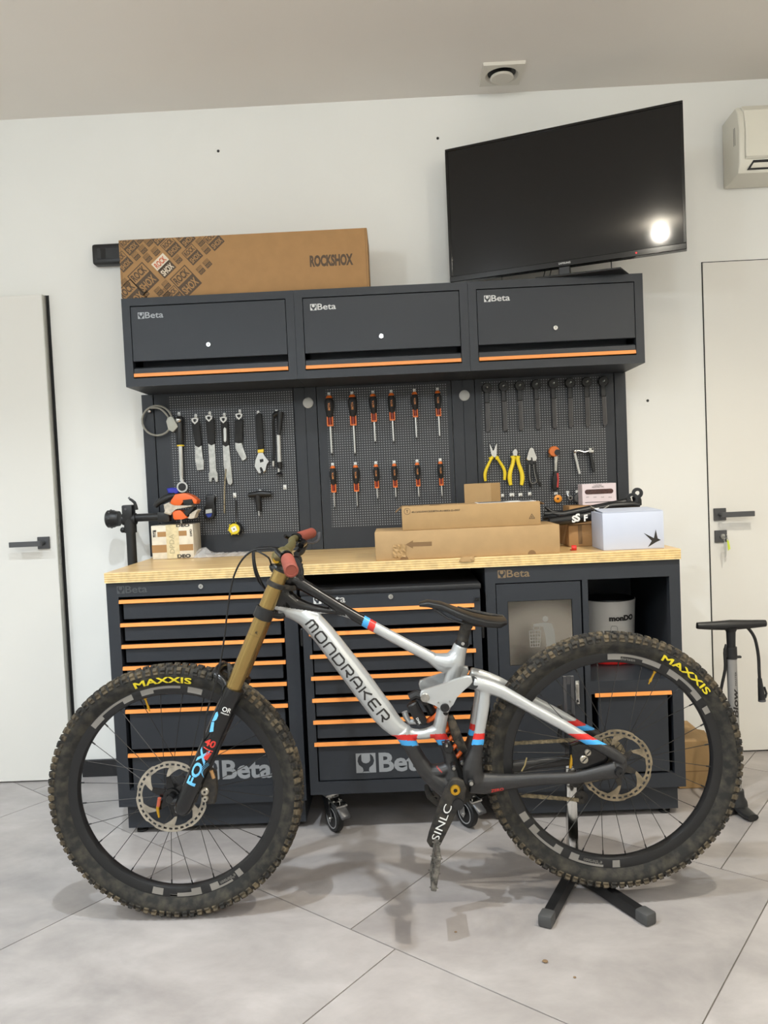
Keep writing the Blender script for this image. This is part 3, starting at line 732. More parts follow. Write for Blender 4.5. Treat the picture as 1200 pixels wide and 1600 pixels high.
    g.lathe([(.013, -.004), (.024, -.004), (.026, .004), (.013, .004)], Vector((c.x, y0, c.z)), (0, 1, 0), n=28, closed=True)
    g.obj('brake_rotor', w, smooth=30, label='ventilated steel disc rotor')
    return w
def segs(spec): return [(a0, a1, .2925 if lo else .2925, .3095) for a0, a1, lo in spec]
f_dec = [(139, 131, .293, .3095), (131, 117, .303, .3095), (117, 111, .293, .3095), (106, 99, .293, .3095), (99, 84, .3025, .3095), (80, 72, .293, .3095),
         (-100, -106, .288, .308), (-96, -92, .303, .309), (-92, -84, .2985, .304), (-96, -84, .304, .3095), (-84, -78.5, .289, .3095), (-73, -68, .289, .3095), (-73, -60, .3035, .3095), (-56.5, -53, .289, .3095)]
fwheel = wheel('front_wheel', FW, M_rotor, .052, -.052, .101, f_dec, 92.5, 106, [(136, 'mso', .09, .008), (-62, 'e*thirteen', .17, .0115)], False)
r_dec = [(91, 84, .293, .3095), (84, 72, .3025, .3095), (72, 62, .2955, .3095), (57, 50, .293, .3095), (50, 40, .3015, .3095), (40, 34, .293, .3095), (29, 25, .293, .3095),
         (-152, -147, .289, .3095), (-143, -138, .289, .3095), (-138, -126, .3025, .3095), (-126, -121, .289, .3095), (-116, -111, .289, .3095), (-111, -97, .303, .3095), (-92, -88, .289, .3095)]
rwheel = wheel('rear_wheel', RW, M_rotord, .072, -.05, .101, r_dec, 49.5, 62, [(80, 'thirteen', .14, .008), (-103, 'e*thirteen', .18, .0115)], True)

# ---------------------------------------------------------------- fork
def flerp(a, b, t): return a + (b - a) * t
YL = .07
l_top2, l_bot2 = B(366.5, 1075, -YL), B(282, 1271, -YL); axL = (l_bot2 - l_top2); axL.y = 0; axL.normalize()
s_top, s_bot = B(439.5, 893, -YL), B(362.5, 1080, -YL); l_top, l_bot = B(365.5, 1073, -YL), B(287.5, 1262, -YL)
axis = (l_bot - s_top).normalized(); axis.y = 0; axis.normalize()
s_bot = s_top + axis * (s_bot - s_top).length; l_top = s_bot - axis * .01
l_top, l_bot = l_top2, l_top2 + axL * (l_bot2 - l_top2).length; l_bot.y = l_top.y
perp = Vector((-axis.z, 0, axis.x)); perp = perp if perp.x > 0 else -perp       # backwards, towards the rider
fork = None
RS, RL = .0222, .0272
def mir(p): return Vector((p.x, 2 * YK - p.y, p.z))
def mirf(p): return Vector((p.x - .09 * (YK - p.y), 2 * YK - p.y, p.z))      # the fork is steered a touch to one side
for s in (-1, 1):
    f = (lambda p: p) if s < 0 else mirf
    g = G(M_kash); g.cyl(f(s_top), f(s_bot + axis * .03), RS, n=28); g.use(M_black).cyl(f(s_top - axis * .004), f(s_top + axis * .0005), RS * .93, n=24)
    g.obj('stanchion', bike, label='gold fork stanchion')
    g = G(M_fork)
    g.lathe([(0, 0), (RL + .0012, 0), (RL + .0018, .006), (RL + .0018, .03), (RL, .036), (RL, .1), (RL - .001, .3)], f(l_top), axL, n=32)
    L = (l_bot - l_top).length
    g.lathe([(RL - .001, .295), (RL - .001, L - .03), (RL - .004, L - .012), (RL - .012, L - .002), (0, L)], f(l_top), axL, n=32)
    # dropout reaching from the leg's foot to the axle
    ay = f(l_bot).y
    g.tube([f(l_bot) - axis * .045, Vector(((l_bot.x + FW.x) / 2 - .004, ay + s * -.012, (l_bot.z + FW.z) / 2 + .012)), Vector((FW.x, ay + s * -.022, FW.z))], [.021, .018, .017], n=14, flat=.62)
    lo = g.obj('lower_leg', bike, label='gloss black fork lower leg')
    if s < 0: near_leg = lo
g = G(M_chr); e = l_bot - axis * .004; g.tube([e + perp * -.02 + axis * -.016, e + perp * -.013 + axis * .004, e + perp * .002 + axis * .006], .0032, n=8); g.obj('foot_bolt', near_leg)
# prints on the near leg, wrapped round it
def wrap_leg(g, V, F, P0, along, around, r):
    # V in metres: x along the leg from P0, y round it (0 = facing the camera)
    out = []
    for x, y in V:
        a = y / r; out.append(P0 + along * x + around * (r * sin(a)) - Yv * (r * cos(a)))
    g.raw(out, F)
def tw(body, w, h, bold=.02, shear=0.0, ox=0, oy=0):
    V, F = slice2d(*text2d(body, bold), 8, 8); x0 = min(v[0] for v in V); x1 = max(v[0] for v in V); y0 = min(v[1] for v in V); y1 = max(v[1] for v in V)
    return [((v[0] - x0) / (x1 - x0) * w + shear * (v[1] - y0) / (y1 - y0) + ox, (v[1] - y0) / (y1 - y0) * h + oy) for v in V], F
rl = RL + .0004; up_ax = -axL
def leg_at(t): return l_top + axL * t
Lg = (l_bot - l_top).length
g = G(M_whitep)                                            # small white mark, reading across the leg
V, F = tw('OR', .026, .014, .02); wrap_leg(g, [(y, -x) for x, y in [(a - .006, b) for a, b in V]], F, leg_at(.064), up_ax, -perp, rl)
V, F = tw('ORIGINAL', .026, .004, .03); wrap_leg(g, [(y, -x) for x, y in [(a - .006, b) for a, b in V]], F, leg_at(.071), up_ax, -perp, rl)
g.obj('white_mark', near_leg, smooth=0)
def poly_leg(g, pts, P0): V_, F_ = slice2d(pts, [tuple(range(len(pts)))], 4, 8); wrap_leg(g, V_, F_, P0, up_ax, -perp, rl)
g = G(M_lblue)                                             # the fox-tail slash and the block word FOX
for quad in ([(-.055, .004), (-.062, .014), (-.035, .0225), (-.03, .013)], [(-.028, .0135), (-.033, .0225), (-.006, .0215), (0, .016), (-.008, .0095), (-.02, .009)]):
    poly_leg(g, quad, leg_at(.072))
g.obj('blue_slash', near_leg, smooth=0); g = G(M_lblue)
V, F = tw('FOX', .112, .028, .03)
tri = []
wrap_leg(g, [(x, y - .0095) for x, y in V], F, leg_at(.292), up_ax, -perp, rl)
g.obj('blue_lettering', near_leg, smooth=0)
g = G(M_redp)
V, F = tw('40', .032, .021, .03); wrap_leg(g, [(y, -x) for x, y in [(a - .015, b) for a, b in V]], F, leg_at(.172), up_ax, -perp, rl)
poly_leg(g, [(0, -.018), (.004, .012), (.007, .012), (.004, -.018)], leg_at(.184)); poly_leg(g, [(-.026, -.012), (-.024, .001), (-.002, -.002), (-.003, -.017)], leg_at(.184))
g.obj('red_lettering', near_leg, smooth=0)
g = G(M_lblue)
for k in range(3):
    P = []
    for t in range(9):
        a = t / 8; P.append((-.006 - .04 * a - k * .003, -.017 + .012 * sin(a * PI) - k * .0035))
    Q = P + [(x, y - .0012) for x, y in P[::-1]]; poly_leg(g, Q, leg_at(.21))
g.obj('tail_lines', near_leg, smooth=0)
# brace arch over the tyre
g = G(M_fork); A0 = leg_at(.03) - perp * .016; top = B(351, 1040, 0)
for off, r in ((0, .0105),):
    P = [A0, A0 - axis * .03 - perp * .012 + Yv * .006, Vector((top.x - .014, YK - .05, top.z - .012)), Vector((top.x - .006, YK, top.z))]
    P = P + [mir(q) for q in P[:-1][::-1]]; g.tube(P, [.014, .0135, .0125, .0125, .0125, .0135, .014], n=12, smooth=2)
g.tube([A0 - axis * .012, A0 - axis * .06 + perp * .012, Vector((top.x + .012, YK, top.z - .004)), mir(A0 - axis * .06 + perp * .012), mir(A0 - axis * .012)], .006, n=8, smooth=2)
g.obj('fork_arch', bike)
g = G(M_mud)
g.tube([B(357, 1036, -.03), B(362, 1050, -.035), B(360, 1070, -.04)], [.004, .012, .008], n=8, flat=.6); g.obj('fork_guard', bike)
# crowns: two clamps, joined by a plate with the steerer behind
st_off = perp * .048
def crown(p, h, name, bar):
    g = G(M_mud if bar else M_black)
    for s in (-1, 1):
        q = p if s < 0 else mirf(p)
        g.lathe([(RS + .0005, -h), (RS + .005, -h + .002), (RS + .005, h - .002), (RS + .0005, h)], q, axis, n=28)
    P = [p - Yv * 0 + perp * .006, Vector((p.x, YK - .04, p.z)) + st_off * .8, Vector((p.x, YK, p.z)) + st_off, Vector((p.x, YK + .04, p.z)) + st_off * .8, mirf(p) + perp * .006]
    k_ = .8 if bar else .36
    g.tube(P, [h * k_, h * k_, h * k_ * 1.1, h * k_, h * k_], n=12, smooth=1, flat=1.25)
    return g.obj(name, bike)
p_up = s_top + axis * (B(431, 913, -YL) - s_top).length; p_lo = s_top + axis * (B(413.5, 958, -YL) - s_top).length
crown(p_up, .0075, 'upper_crown', True); crown(p_lo, .0175, 'lower_crown', False)
g = G(mat('scratch_black', (30, 28, 24), .5)); q = s_top + axis * (B(401, 990, -YL) - s_top).length
V, F = tw('K', .008, .007, .02); wrap_leg(g, [(y, -x) for x, y in V], F, q - axis * .004, up_ax, -perp, RS + .0004)
for k in range(14): wrap_leg(g, [(0, -.02 + k * .003), (0, -.019 + k * .003), (.0009, -.019 + k * .003), (.0009, -.02 + k * .003)], [(0, 1, 2, 3)], q + axis * .004, up_ax, -perp, RS + .0004)
g.obj('travel_mark', bike, smooth=0)
# front brake caliper behind the leg
g = G(M_mud); cp = B(370, 1235, -.07)
c0 = B(366, 1222, -.062); g.prism([B(313, 1214, -.07), B(326, 1202, -.07), B(336, 1210, -.07), B(338, 1236, -.07), B(335, 1257, -.07), B(324, 1258, -.07), B(314, 1246, -.07)], (0, .03, 0), .004)
g.tube([B(308, 1238, -.07), B(303, 1252, -.07)], .008, n=8); g.use(M_cardb).cyl(B(330, 1204, -.075), B(334, 1216, -.075), .005, n=8)
cal = g.obj('front_caliper', bike, label='black disc brake caliper')
g = G(M_rotor)
for u, v, r in ((320.3, 1236.5, .0115), (320.8, 1247.5, .0092)): p = B(u, v, -.0715); g.lathe([(0, -.006), (r * .8, -.006), (r, -.003), (r, .002)], p, (0, 1, 0), n=20); g.use(M_dark).lathe([(0, -.0064), (r * .3, -.0064), (r * .3, -.0055)], p, (0, 1, 0), n=12); g.use(M_rotor)
g.obj('caliper_piston', cal)
g = G(M_black); g.cyl((FW.x, YK - .075, FW.z), (FW.x, YK + .075, FW.z), .0105, n=20); ax_ = g.obj('front_axle', bike)
g = G(M_gold); g.tube([(FW.x - .035, YK - .058, FW.z - .008), (FW.x - .04, YK - .06, FW.z - .03), (FW.x - .037, YK - .06, FW.z - .055)], [.004, .005, .003], n=8); g.use(mat('rust_red', (176, 84, 58), .6)).tube([(FW.x - .032, YK - .062, FW.z + .002), (FW.x - .037, YK - .062, FW.z - .022)], .005, n=8)
g.obj('axle_lever', ax_, label='rust coloured axle lever')

# ---------------------------------------------------------------- main frame: tubes blended into one shell, bands by position
def blend(g, voxel, smooth_it=6):
    bmesh.ops.recalc_face_normals(g.bm, faces=g.bm.faces)
    me = bpy.data.meshes.new('blend'); g.bm.to_mesh(me); g.bm.free(); o = bpy.data.objects.new('blend', me); C.objects.link(o)
    r = o.modifiers.new('r', 'REMESH'); r.mode = 'VOXEL'; r.voxel_size = voxel
    sm = o.modifiers.new('s', 'SMOOTH'); sm.iterations = smooth_it; sm.factor = .5
    dg = bpy.context.evaluated_depsgraph_get(); me2 = bpy.data.meshes.new_from_object(o.evaluated_get(dg)); bpy.data.objects.remove(o)
    out = G(g.m[0]); out.m = []; out.bm.from_mesh(me2); bpy.data.meshes.remove(me2); return out
def tubeB(g, spec, n=16, smooth=1, flat=1.0, dy=0):           # spec: (u, v, half-width in px[, dy])
    g.tube([B(q[0], q[1], q[3] if len(q) > 3 else dy) for q in spec], [q[2] * (YK - CAM.y) / FPX for q in spec], n=n, smooth=smooth, flat=flat, hint=Yv)
def to_px(p):
    d = p - CAM; z = d.dot(FWD); return 600 + FPX * d.dot(RIGHT) / z, 800 - FPX * d.dot(UP) / z
g = G(M_carb)
tubeB(g, [(451, 896, 14), (431, 950, 15)], smooth=0)                                                          # head tube
tubeB(g, [(448, 903, 12), (470, 912, 10), (500, 930, 8.5), (535, 951, 8), (575, 974, 8.5), (630, 1004, 8.5), (668, 1024, 9), (694, 1036, 10), (712, 1034, 9)])   # top tube
tubeB(g, [(440, 925, 15), (462, 943, 11), (495, 952, 7), (520, 955, 4), (545, 962, 4)])                          # lower branch of the black head
tubeB(g, [(444, 906, 13), (438, 940, 14)], smooth=0)
tubeB(g, [(436, 952, 7.5), (462, 958, 12), (489, 972, 17.5), (525, 1016, 18.5), (563, 1066, 19.5), (597, 1112, 19), (620, 1137, 15), (640, 1143, 8.5)], flat=.9)   # down tube
tubeB(g, [(625, 1140, 11), (645, 1146.5, 8), (665, 1146.5, 8.5), (684, 1141, 11)])                                # bridge
tubeB(g, [(720, 1008, 11.3), (716, 1020, 12.5), (712, 1036, 14.5), (707, 1055, 12.5), (702, 1075, 11.5), (694, 1100, 10), (690, 1120, 10), (685, 1143, 11)])   # seat tube
tubeB(g, [(662, 1020, 6), (690, 1040, 10), (708, 1046, 8), (716, 1043, 5)])
tubeB(g, [(680, 1030, 10), (696, 1034, 14), (708, 1032, 15), (714, 1020, 12)])
tubeB(g, [(628, 1142, 14), (640, 1162, 12), (655, 1188, 12), (672, 1210, 14), (700, 1230, 19), (712, 1236, 17)])   # carbon down branch
tubeB(g, [(686, 1146, 11), (697, 1168, 8.5), (705, 1190, 11), (709, 1212, 18), (712, 1236, 17)])                    # carbon up branch
tubeB(g, [(674, 1204, 8), (690, 1206, 11), (708, 1212, 14)])
tubeB(g, [(658, 1196, 10), (670, 1205, 12), (686, 1206, 13), (700, 1202, 12)])
bb = B(712, 1235)
g.cyl(bb - Yv * .045, bb + Yv * .045, .024, n=24)
g = blend(g, .0021)
for m in (M_silver, M_carb, M_red, M_blue, M_carbg): g.use(m)
for f in g.bm.faces:
    u, v = to_px(f.calc_center_median())
    s = (u - 568) * .87 + (v - 968) * .3
    k = 0
    if u < 640 and v < 947 + (u - 430) * .14 and u < 540: k = 4
    elif u < 640 and v < 960 + (u - 540) * .95 and u >= 525:
        k = 4 if s < 0 else 3 if s < 9 else 2 if s < 19 else 0
    elif v > 1148 - (u - 640) * .03 and u < 735:
        q = v - (1148 - (u - 640) * .03) + (max(0, 640 - u) * .12 if u < 640 else 0)
        k = 2 if q < 9.5 else 3 if q < 17.5 else 1
        if k in (2, 3) and 652 < u < 672: k = 0
    f.material_index = k
frm = g.obj('frame', bike, smooth=60, label='silver and carbon front triangle with red and blue bands')
bvh = BVHTree.FromPolygons([v.co + ORG[frm.name] for v in frm.data.vertices], [tuple(p.vertices) for p in frm.data.polygons])
def project(pts, dirn=Yv, off=.0008, tree=None):
    out = []
    for p in pts:
        h = (tree or bvh).ray_cast(Vector(p) - dirn * .3, dirn, .6)
        out.append((h[0] - dirn * off) if h[0] else Vector(p)); 
    return out
def strokes(word_strokes, O, right, up, h, w, pen, m, name, parent, tree=None, adv=1.25):
    # letters drawn as round-cornered pen strokes on a unit box, laid on the tube
    g = G(m); x = 0
    for letter in word_strokes:
        for st in letter:
            P = []
            for (a, b), (c_, d) in zip(st[:-1], st[1:]):
                n_ = max(2, int(math.hypot((c_ - a) * w, (d - b) * h) / .004)); P += [(a + (c_ - a) * k / n_, b + (d - b) * k / n_) for k in range(n_)]
            P.append(st[-1])
            Q = [Vector((p[0] * w, p[1] * h)) for p in P]; Lft, Rgt = [], []
            for k, q in enumerate(Q):
                t = Q[min(k + 1, len(Q) - 1)] - Q[max(k - 1, 0)]; t.normalize(); nrm = Vector((-t.y, t.x)) * pen / 2
                for L_, s_ in ((Lft, 1), (Rgt, -1)): L_.append(O + right * (x + q.x + s_ * nrm.x) + up * (q.y + s_ * nrm.y))
            A = project(Lft, tree=tree); Bq = project(Rgt, tree=tree); n_ = len(A)
            g.raw(A + Bq, [(k, k + 1, n_ + k + 1, n_ + k) for k in range(n_ - 1)])
        x += w * adv
    return g.obj(name, parent, smooth=0)
LET = {'M': [[(0, 0), (0, .85), (.12, 1), (.42, 1), (.5, .88), (.5, .1)], [(.5, .88), (.58, 1), (.88, 1), (1, .85), (1, 0)]],
       'O': [[(.15, 0), (0, .18), (0, .82), (.15, 1), (.85, 1), (1, .82), (1, .18), (.85, 0), (.12, 0)]],
       'N': [[(0, 0), (0, .85), (.13, 1), (.85, 1), (1, .85), (1, 0)]],
       'D': [[(0, 0), (0, 1), (.8, 1), (1, .8), (1, .2), (.8, 0), (-.02, 0)]],
       'R': [[(0, 0), (0, 1), (.85, 1), (1, .85), (1, .55), (.85, .42), (.3, .42)], [(.5, .42), (1, 0)]],
       'A': [[(0, 0), (0, .7), (.2, 1), (.8, 1), (1, .7), (1, 0)], [(.2, .36), (1, .36)]],
       'K': [[(0, 0), (0, 1)], [(1, 1), (.35, .55), (.18, .55)], [(.35, .55), (1, 0)]],
       'E': [[(1, 1), (.15, 1), (0, .85), (0, .15), (.15, 0), (1, 0)], [(0, .5), (.85, .5)]]}
o0, o1 = B(478.5, 974), B(598, 1124)
right = (o1 - o0).normalized(); right.y = 0; right.normalize(); upv = Vector((-right.z, 0, right.x)); upv = upv if upv.z > 0 else -upv
L_ = (o1 - o0).length; wl = L_ / (9 * 1.42 - .42)
strokes([LET[c_] for c_ in 'MONDRAKER'], o0, right, upv, .027, wl, .0052, M_ink, 'lettering', frm, adv=1.42)

# ---------------------------------------------------------------- swingarm, link, shock
g = G(M_carb)
def both(fn):
    for s in (-1, 1): fn(s)
def tube2(g, spec, n=16, smooth=1, flat=1.0):
    for s in (-1, 1):
        pts = [B(q[0], q[1], -q[3]) for q in spec]
        if s > 0: pts = [mir(p) for p in pts]
        g.tube(pts, [q[2] * (YK - q[3] - CAM.y) / FPX for q in spec], n=n, smooth=smooth, flat=flat, hint=Yv)
tube2(g, [(739, 1066, 10.5, .05), (757, 1071, 11.5, .05), (785, 1081, 10.5, .05), (830, 1106, 9, .056), (880, 1133, 8.5, .064), (925, 1160, 8, .07), (958, 1178, 9, .073), (974, 1190, 9, .073)], flat=.8)  # seat stay
tube2(g, [(758, 1072, 9, .05), (756, 1100, 9.5, .05), (750, 1140, 8.5, .05), (744, 1175, 10.5, .05), (738, 1200, 16, .05), (742, 1220, 18, .048)], flat=.7)  # upright
tube2(g, [(735, 1222, 17, .045), (760, 1224, 17, .046), (800, 1221, 12, .05), (850, 1217, 9.5, .058), (900, 1215, 9.5, .066), (935, 1208, 11, .072), (962, 1203, 14, .074)], flat=.7)  # chain stay
tube2(g, [(972, 1187, 8, .073), (968, 1200, 12, .073), (960, 1205, 12, .073)], flat=.6)
g.tube([B(738, 1218, -.045), B(738, 1218, .045)], .02, n=16)
g = blend(g, .0024, 5)
for m in (M_silver, M_carb, M_red, M_blue): g.use(m)
for f in g.bm.faces:
    cpt = f.calc_center_median(); far = cpt.y > YK; q = mir(cpt) if far else cpt
    u, v = to_px(q)
    lower = v > 1140 + (u - 745) * .05 and u < 790
    k = 0
    if u < 790 and v > 1098:
        k = 0 if v < 1146 else 2 if v < 1155.5 else 3 if v < 1164 else 1
    elif u > 850:
        k = 0 if v < 1146.5 else 2 if v < 1156 else 3 if v < 1163.5 else 1
    elif v > 1180: k = 1
    f.material_index = k
swing = g.obj('swingarm', bike, smooth=60, label='silver and carbon rear triangle with red and blue bands')
sb = BVHTree.FromPolygons([v.co + ORG[swing.name] for v in swing.data.vertices], [tuple(p.vertices) for p in swing.data.polygons])
g = G(M_redp); V, F = text2d('ZERO', .02); x0 = min(v[0] for v in V); sc = .036 / (max(v[0] for v in V) - x0)
P0 = B(767, 1238, -.06); rg_ = (B(800, 1233, -.06) - P0).normalized(); g.raw(project([P0 + rg_ * ((v[0] - x0) * sc) + Z * (v[1] * sc) for v in V], tree=sb), F)
V, F = text2d('CARBON', .02); x0 = min(v[0] for v in V); sc = .02 / (max(v[0] for v in V) - x0); P0 = B(683, 1208, -.06); rg_ = (B(692, 1216, -.06) - P0).normalized(); up_ = Vector((-rg_.z, 0, rg_.x))
g.raw(project([P0 + rg_ * ((v[0] - x0) * sc) + up_ * (v[1] * sc) for v in V]), F)
g.obj('red_mark', swing, smooth=0)
g = G(M_black)
for s in (-1, 1): p = B(968, 1207, -.096); p = p if s < 0 else mir(p); g.lathe([(.004, -.0045), (.011, -.0045), (.0125, 0), (.0125, .03), (.004, .03)], p, (0, s * -1, 0), n=24, closed=True)
g.use(M_dark).lathe([(0, 0), (.005, 0)], B(968, 1207, -.0985), (0, 1, 0), n=12)
g.obj('rear_axle', bike)
# link plates
out = [(656, 1086), (658, 1080), (665, 1078), (694, 1069), (715, 1061), (729, 1056), (737, 1057), (739, 1066), (733, 1075), (722, 1078), (712, 1088), (706, 1100), (704, 1108), (700, 1114), (693, 1114), (686, 1109), (681, 1100), (674, 1097.5), (664, 1098.5), (658, 1095)]
for s in (-1, 1):
    P = [B(u, v, -.064) for u, v in out]
    if s > 0: P = [mir(p) for p in P]
    g = G(M_silver); g.prism(P, (0, -s * .013, 0), .0045, 3); lk = g.obj('link', bike, smooth=50, label='silver suspension link')
    for (u, v, r, mm) in ((664, 1090, .0125, M_steel), (695, 1105.5, .0125, M_black), (693 - 8, 1098, .0025, M_steel), (703, 1096, .0025, M_steel)):
        p = B(u, v, -.064); p = p if s < 0 else mir(p)
        g = G(mm); g.lathe([(0, -.003), (r * .35, -.003), (r * .35, -.0045), (r * .9, -.0045), (r, -.003), (r, .004)], p, (0, -s, 0), n=24); g.obj('pivot_cap', lk)
g = G(M_blackg); p0, p1 = B(664, 1090, 0), B(695, 1105.5, 0)
for p in (p0, p1): g.cyl(p - Yv * .05, p + Yv * .05, .008, n=12)
g.cyl(B(738, 1065, -.06), B(738, 1065, .06), .0085, n=14); g.cyl(B(738, 1067, -.062), B(738, 1067, -.06), .018, n=20); g.obj('pivot_bolt', bike)
# coil shock between the link and the frame's foot, offset to the far side of the seat tube
g = G(M_black); a, b = B(662, 1090, .035), B(722, 1196, .035); d = (b - a).normalized()
g.cyl(a, a + d * .05, .013, n=16); g.cyl(a + d * .05, b, .0095, n=16); g.cyl(b - d * .02, b, .016, n=16); g.cyl(b - Yv * .02, b + Yv * .02, .01, n=14)
shock = g.obj('shock', bike)
g = G(M_coil); Lc = (b - a).length - .07; aa, bb2 = frame_of(d)
g.tube([a + d * (.045 + Lc * k / 84) + (aa * cos(2 * PI * k / 14) + bb2 * sin(2 * PI * k / 14)) * .024 for k in range(85)], .0064, n=8); g.obj('coil_spring', shock, label='orange coil spring')
g = G(M_black); a, b = B(643, 1098, .0), B(660, 1130, .0); d = (b - a).normalized(); g.lathe([(0, 0), (.014, 0), (.017, .004), (.017, (b - a).length - .004), (.015, (b - a).length), (0, (b - a).length)], a, d, n=24)
g.tube([B(640, 1090, 0), B(650, 1085, 0), B(662, 1089, 0)], .013, n=10); g.obj('reservoir', shock)
g = G(M_whitep); V, F = text2d('DHX', .02); x0 = min(v[0] for v in V); sc = .02 / (max(v[0] for v in V) - x0); rg_ = d; up_ = Vector((-rg_.z, 0, rg_.x)); up_ = up_ if up_.x > 0 else -up_
P0 = b - d * .026 - Yv * .0178 - up_ * .008; g.raw([P0 + rg_ * ((v[0] - x0) * sc) + up_ * (v[1] * sc) for v in V], F); g.obj('white_mark', shock, smooth=0)
g = G(M_silver); g.tube([B(632, 1112, .03), B(640, 1128, .03), B(662, 1126, .03)], .009, n=10, smooth=1); g.obj('shock_cradle', bike)
g = G(mat('dusty_flap', (92, 84, 72), .8, var=(50, .45, .4, .6), col2=(44, 41, 38))); g.tube([B(703, 1118, .01), B(710, 1140, .012), B(717, 1158, .014), B(726, 1174, .016)], [.009, .014, .014, .009], n=10, flat=.5, smooth=1); g.obj('mud_guard', bike, label='dust covered flap behind the seat tube')
for u, v, dy, r in ((722.5, 1192.5, -.012, .006), (709, 1200.5, -.036, .006), (698, 1165, -.033, .0045), (736.5, 1224, -.062, .007)):
    g = G(M_black); p = B(u, v, dy - .02); g.lathe([(r, -.002), (r * 1.35, 0), (r * 1.35, .03)], p, (0, 1, 0), n=18); g.use(M_steel).lathe([(0, -.003), (r * .8, -.003), (r, 0), (r, .004)], p, (0, 1, 0), n=18)
    g.obj('frame_bolt', bike)
g = G(M_black); g.prism([B(690, 1160, -.034), B(703, 1158, -.034), B(709, 1170, -.034), B(706, 1178, -.034), B(695, 1176, -.034)], (0, .012, 0), .002); g.obj('cable_port', bike)

# ---------------------------------------------------------------- seat post and saddle
g = G(M_mud); g.cyl(B(720.5, 1009), B(729, 975), .0168, n=24); g.cyl(B(724, 986) - Yv * .018, B(724, 986) + Yv * .018, .007, n=12); g.cyl(B(730, 975) - Yv * .024, B(730, 975) + Yv * .024, .014, n=18); g.obj('seat_post', bike)
g = G(M_black); a, b = B(721, 1009), B(722.5, 1002); g.lathe([(.0195, 0), (.0195, .012), (.0165, .015)], a, b - a, n=28); g.cyl(B(730, 1006) - Yv * .012, B(730, 1006) + Yv * .012, .006, n=10)
g.use(M_chr).cyl(B(722, 1003) - Yv * .021, B(722, 1003) - Yv * .026, .005, n=10); g.obj('seat_clamp', bike)
M_sad = mat('black_saddle', (26, 26, 26), .42, bump=(80, .1))
stn = [(655, 943, .020, .010), (668, 940.5, .027, .018), (690, 944, .034, .019), (712, 953, .046, .023), (735, 961, .062, .026), (758, 966, .07, .024), (778, 968, .066, .022), (789, 967, .05, .014)]
g = G(M_sad); rings = []; n = 20
for u, v, hw, th in stn:
    c = B(u, v); R_ = []
    for k in range(n):
        a = 2 * PI * k / n; x = cos(a) * hw; q = sin(a)
        zz = (th * .35 * (abs(q) ** .8) * (1 - .25 * (x / hw) ** 2)) if q > 0 else -(abs(q) ** .6) * th * (.55 + .45 * (abs(x) / hw))
        R_.append(g.bm.verts.new(c + Yv * x + Z * zz))
    rings.append(R_)
for A, Bq in zip(rings[:-1], rings[1:]):
    for k in range(n): g.face([A[k], A[(k + 1) % n], Bq[(k + 1) % n], Bq[k]])
g.face(rings[0][::-1]); g.face(rings[-1])
sad = g.obj('saddle', bike, smooth=60)
g = G(M_black)
for s in (-1, 1): g.tube([B(675, 948, s * .012), B(700, 966, s * .02), B(730, 975, s * .022), B(755, 978, s * .022), B(775, 972, s * .03)], .0035, n=8, smooth=1)
g.obj('saddle_rail', sad)
g = G(M_mud)
for s in (-1, 1): g.tube([B(715, 948, s * .02), B(740, 955, s * .03), B(765, 960, s * .035), B(786, 962, s * .036)], [.002, .0045, .0045, .002], n=8, smooth=1)
g.obj('saddle_ridge', sad)

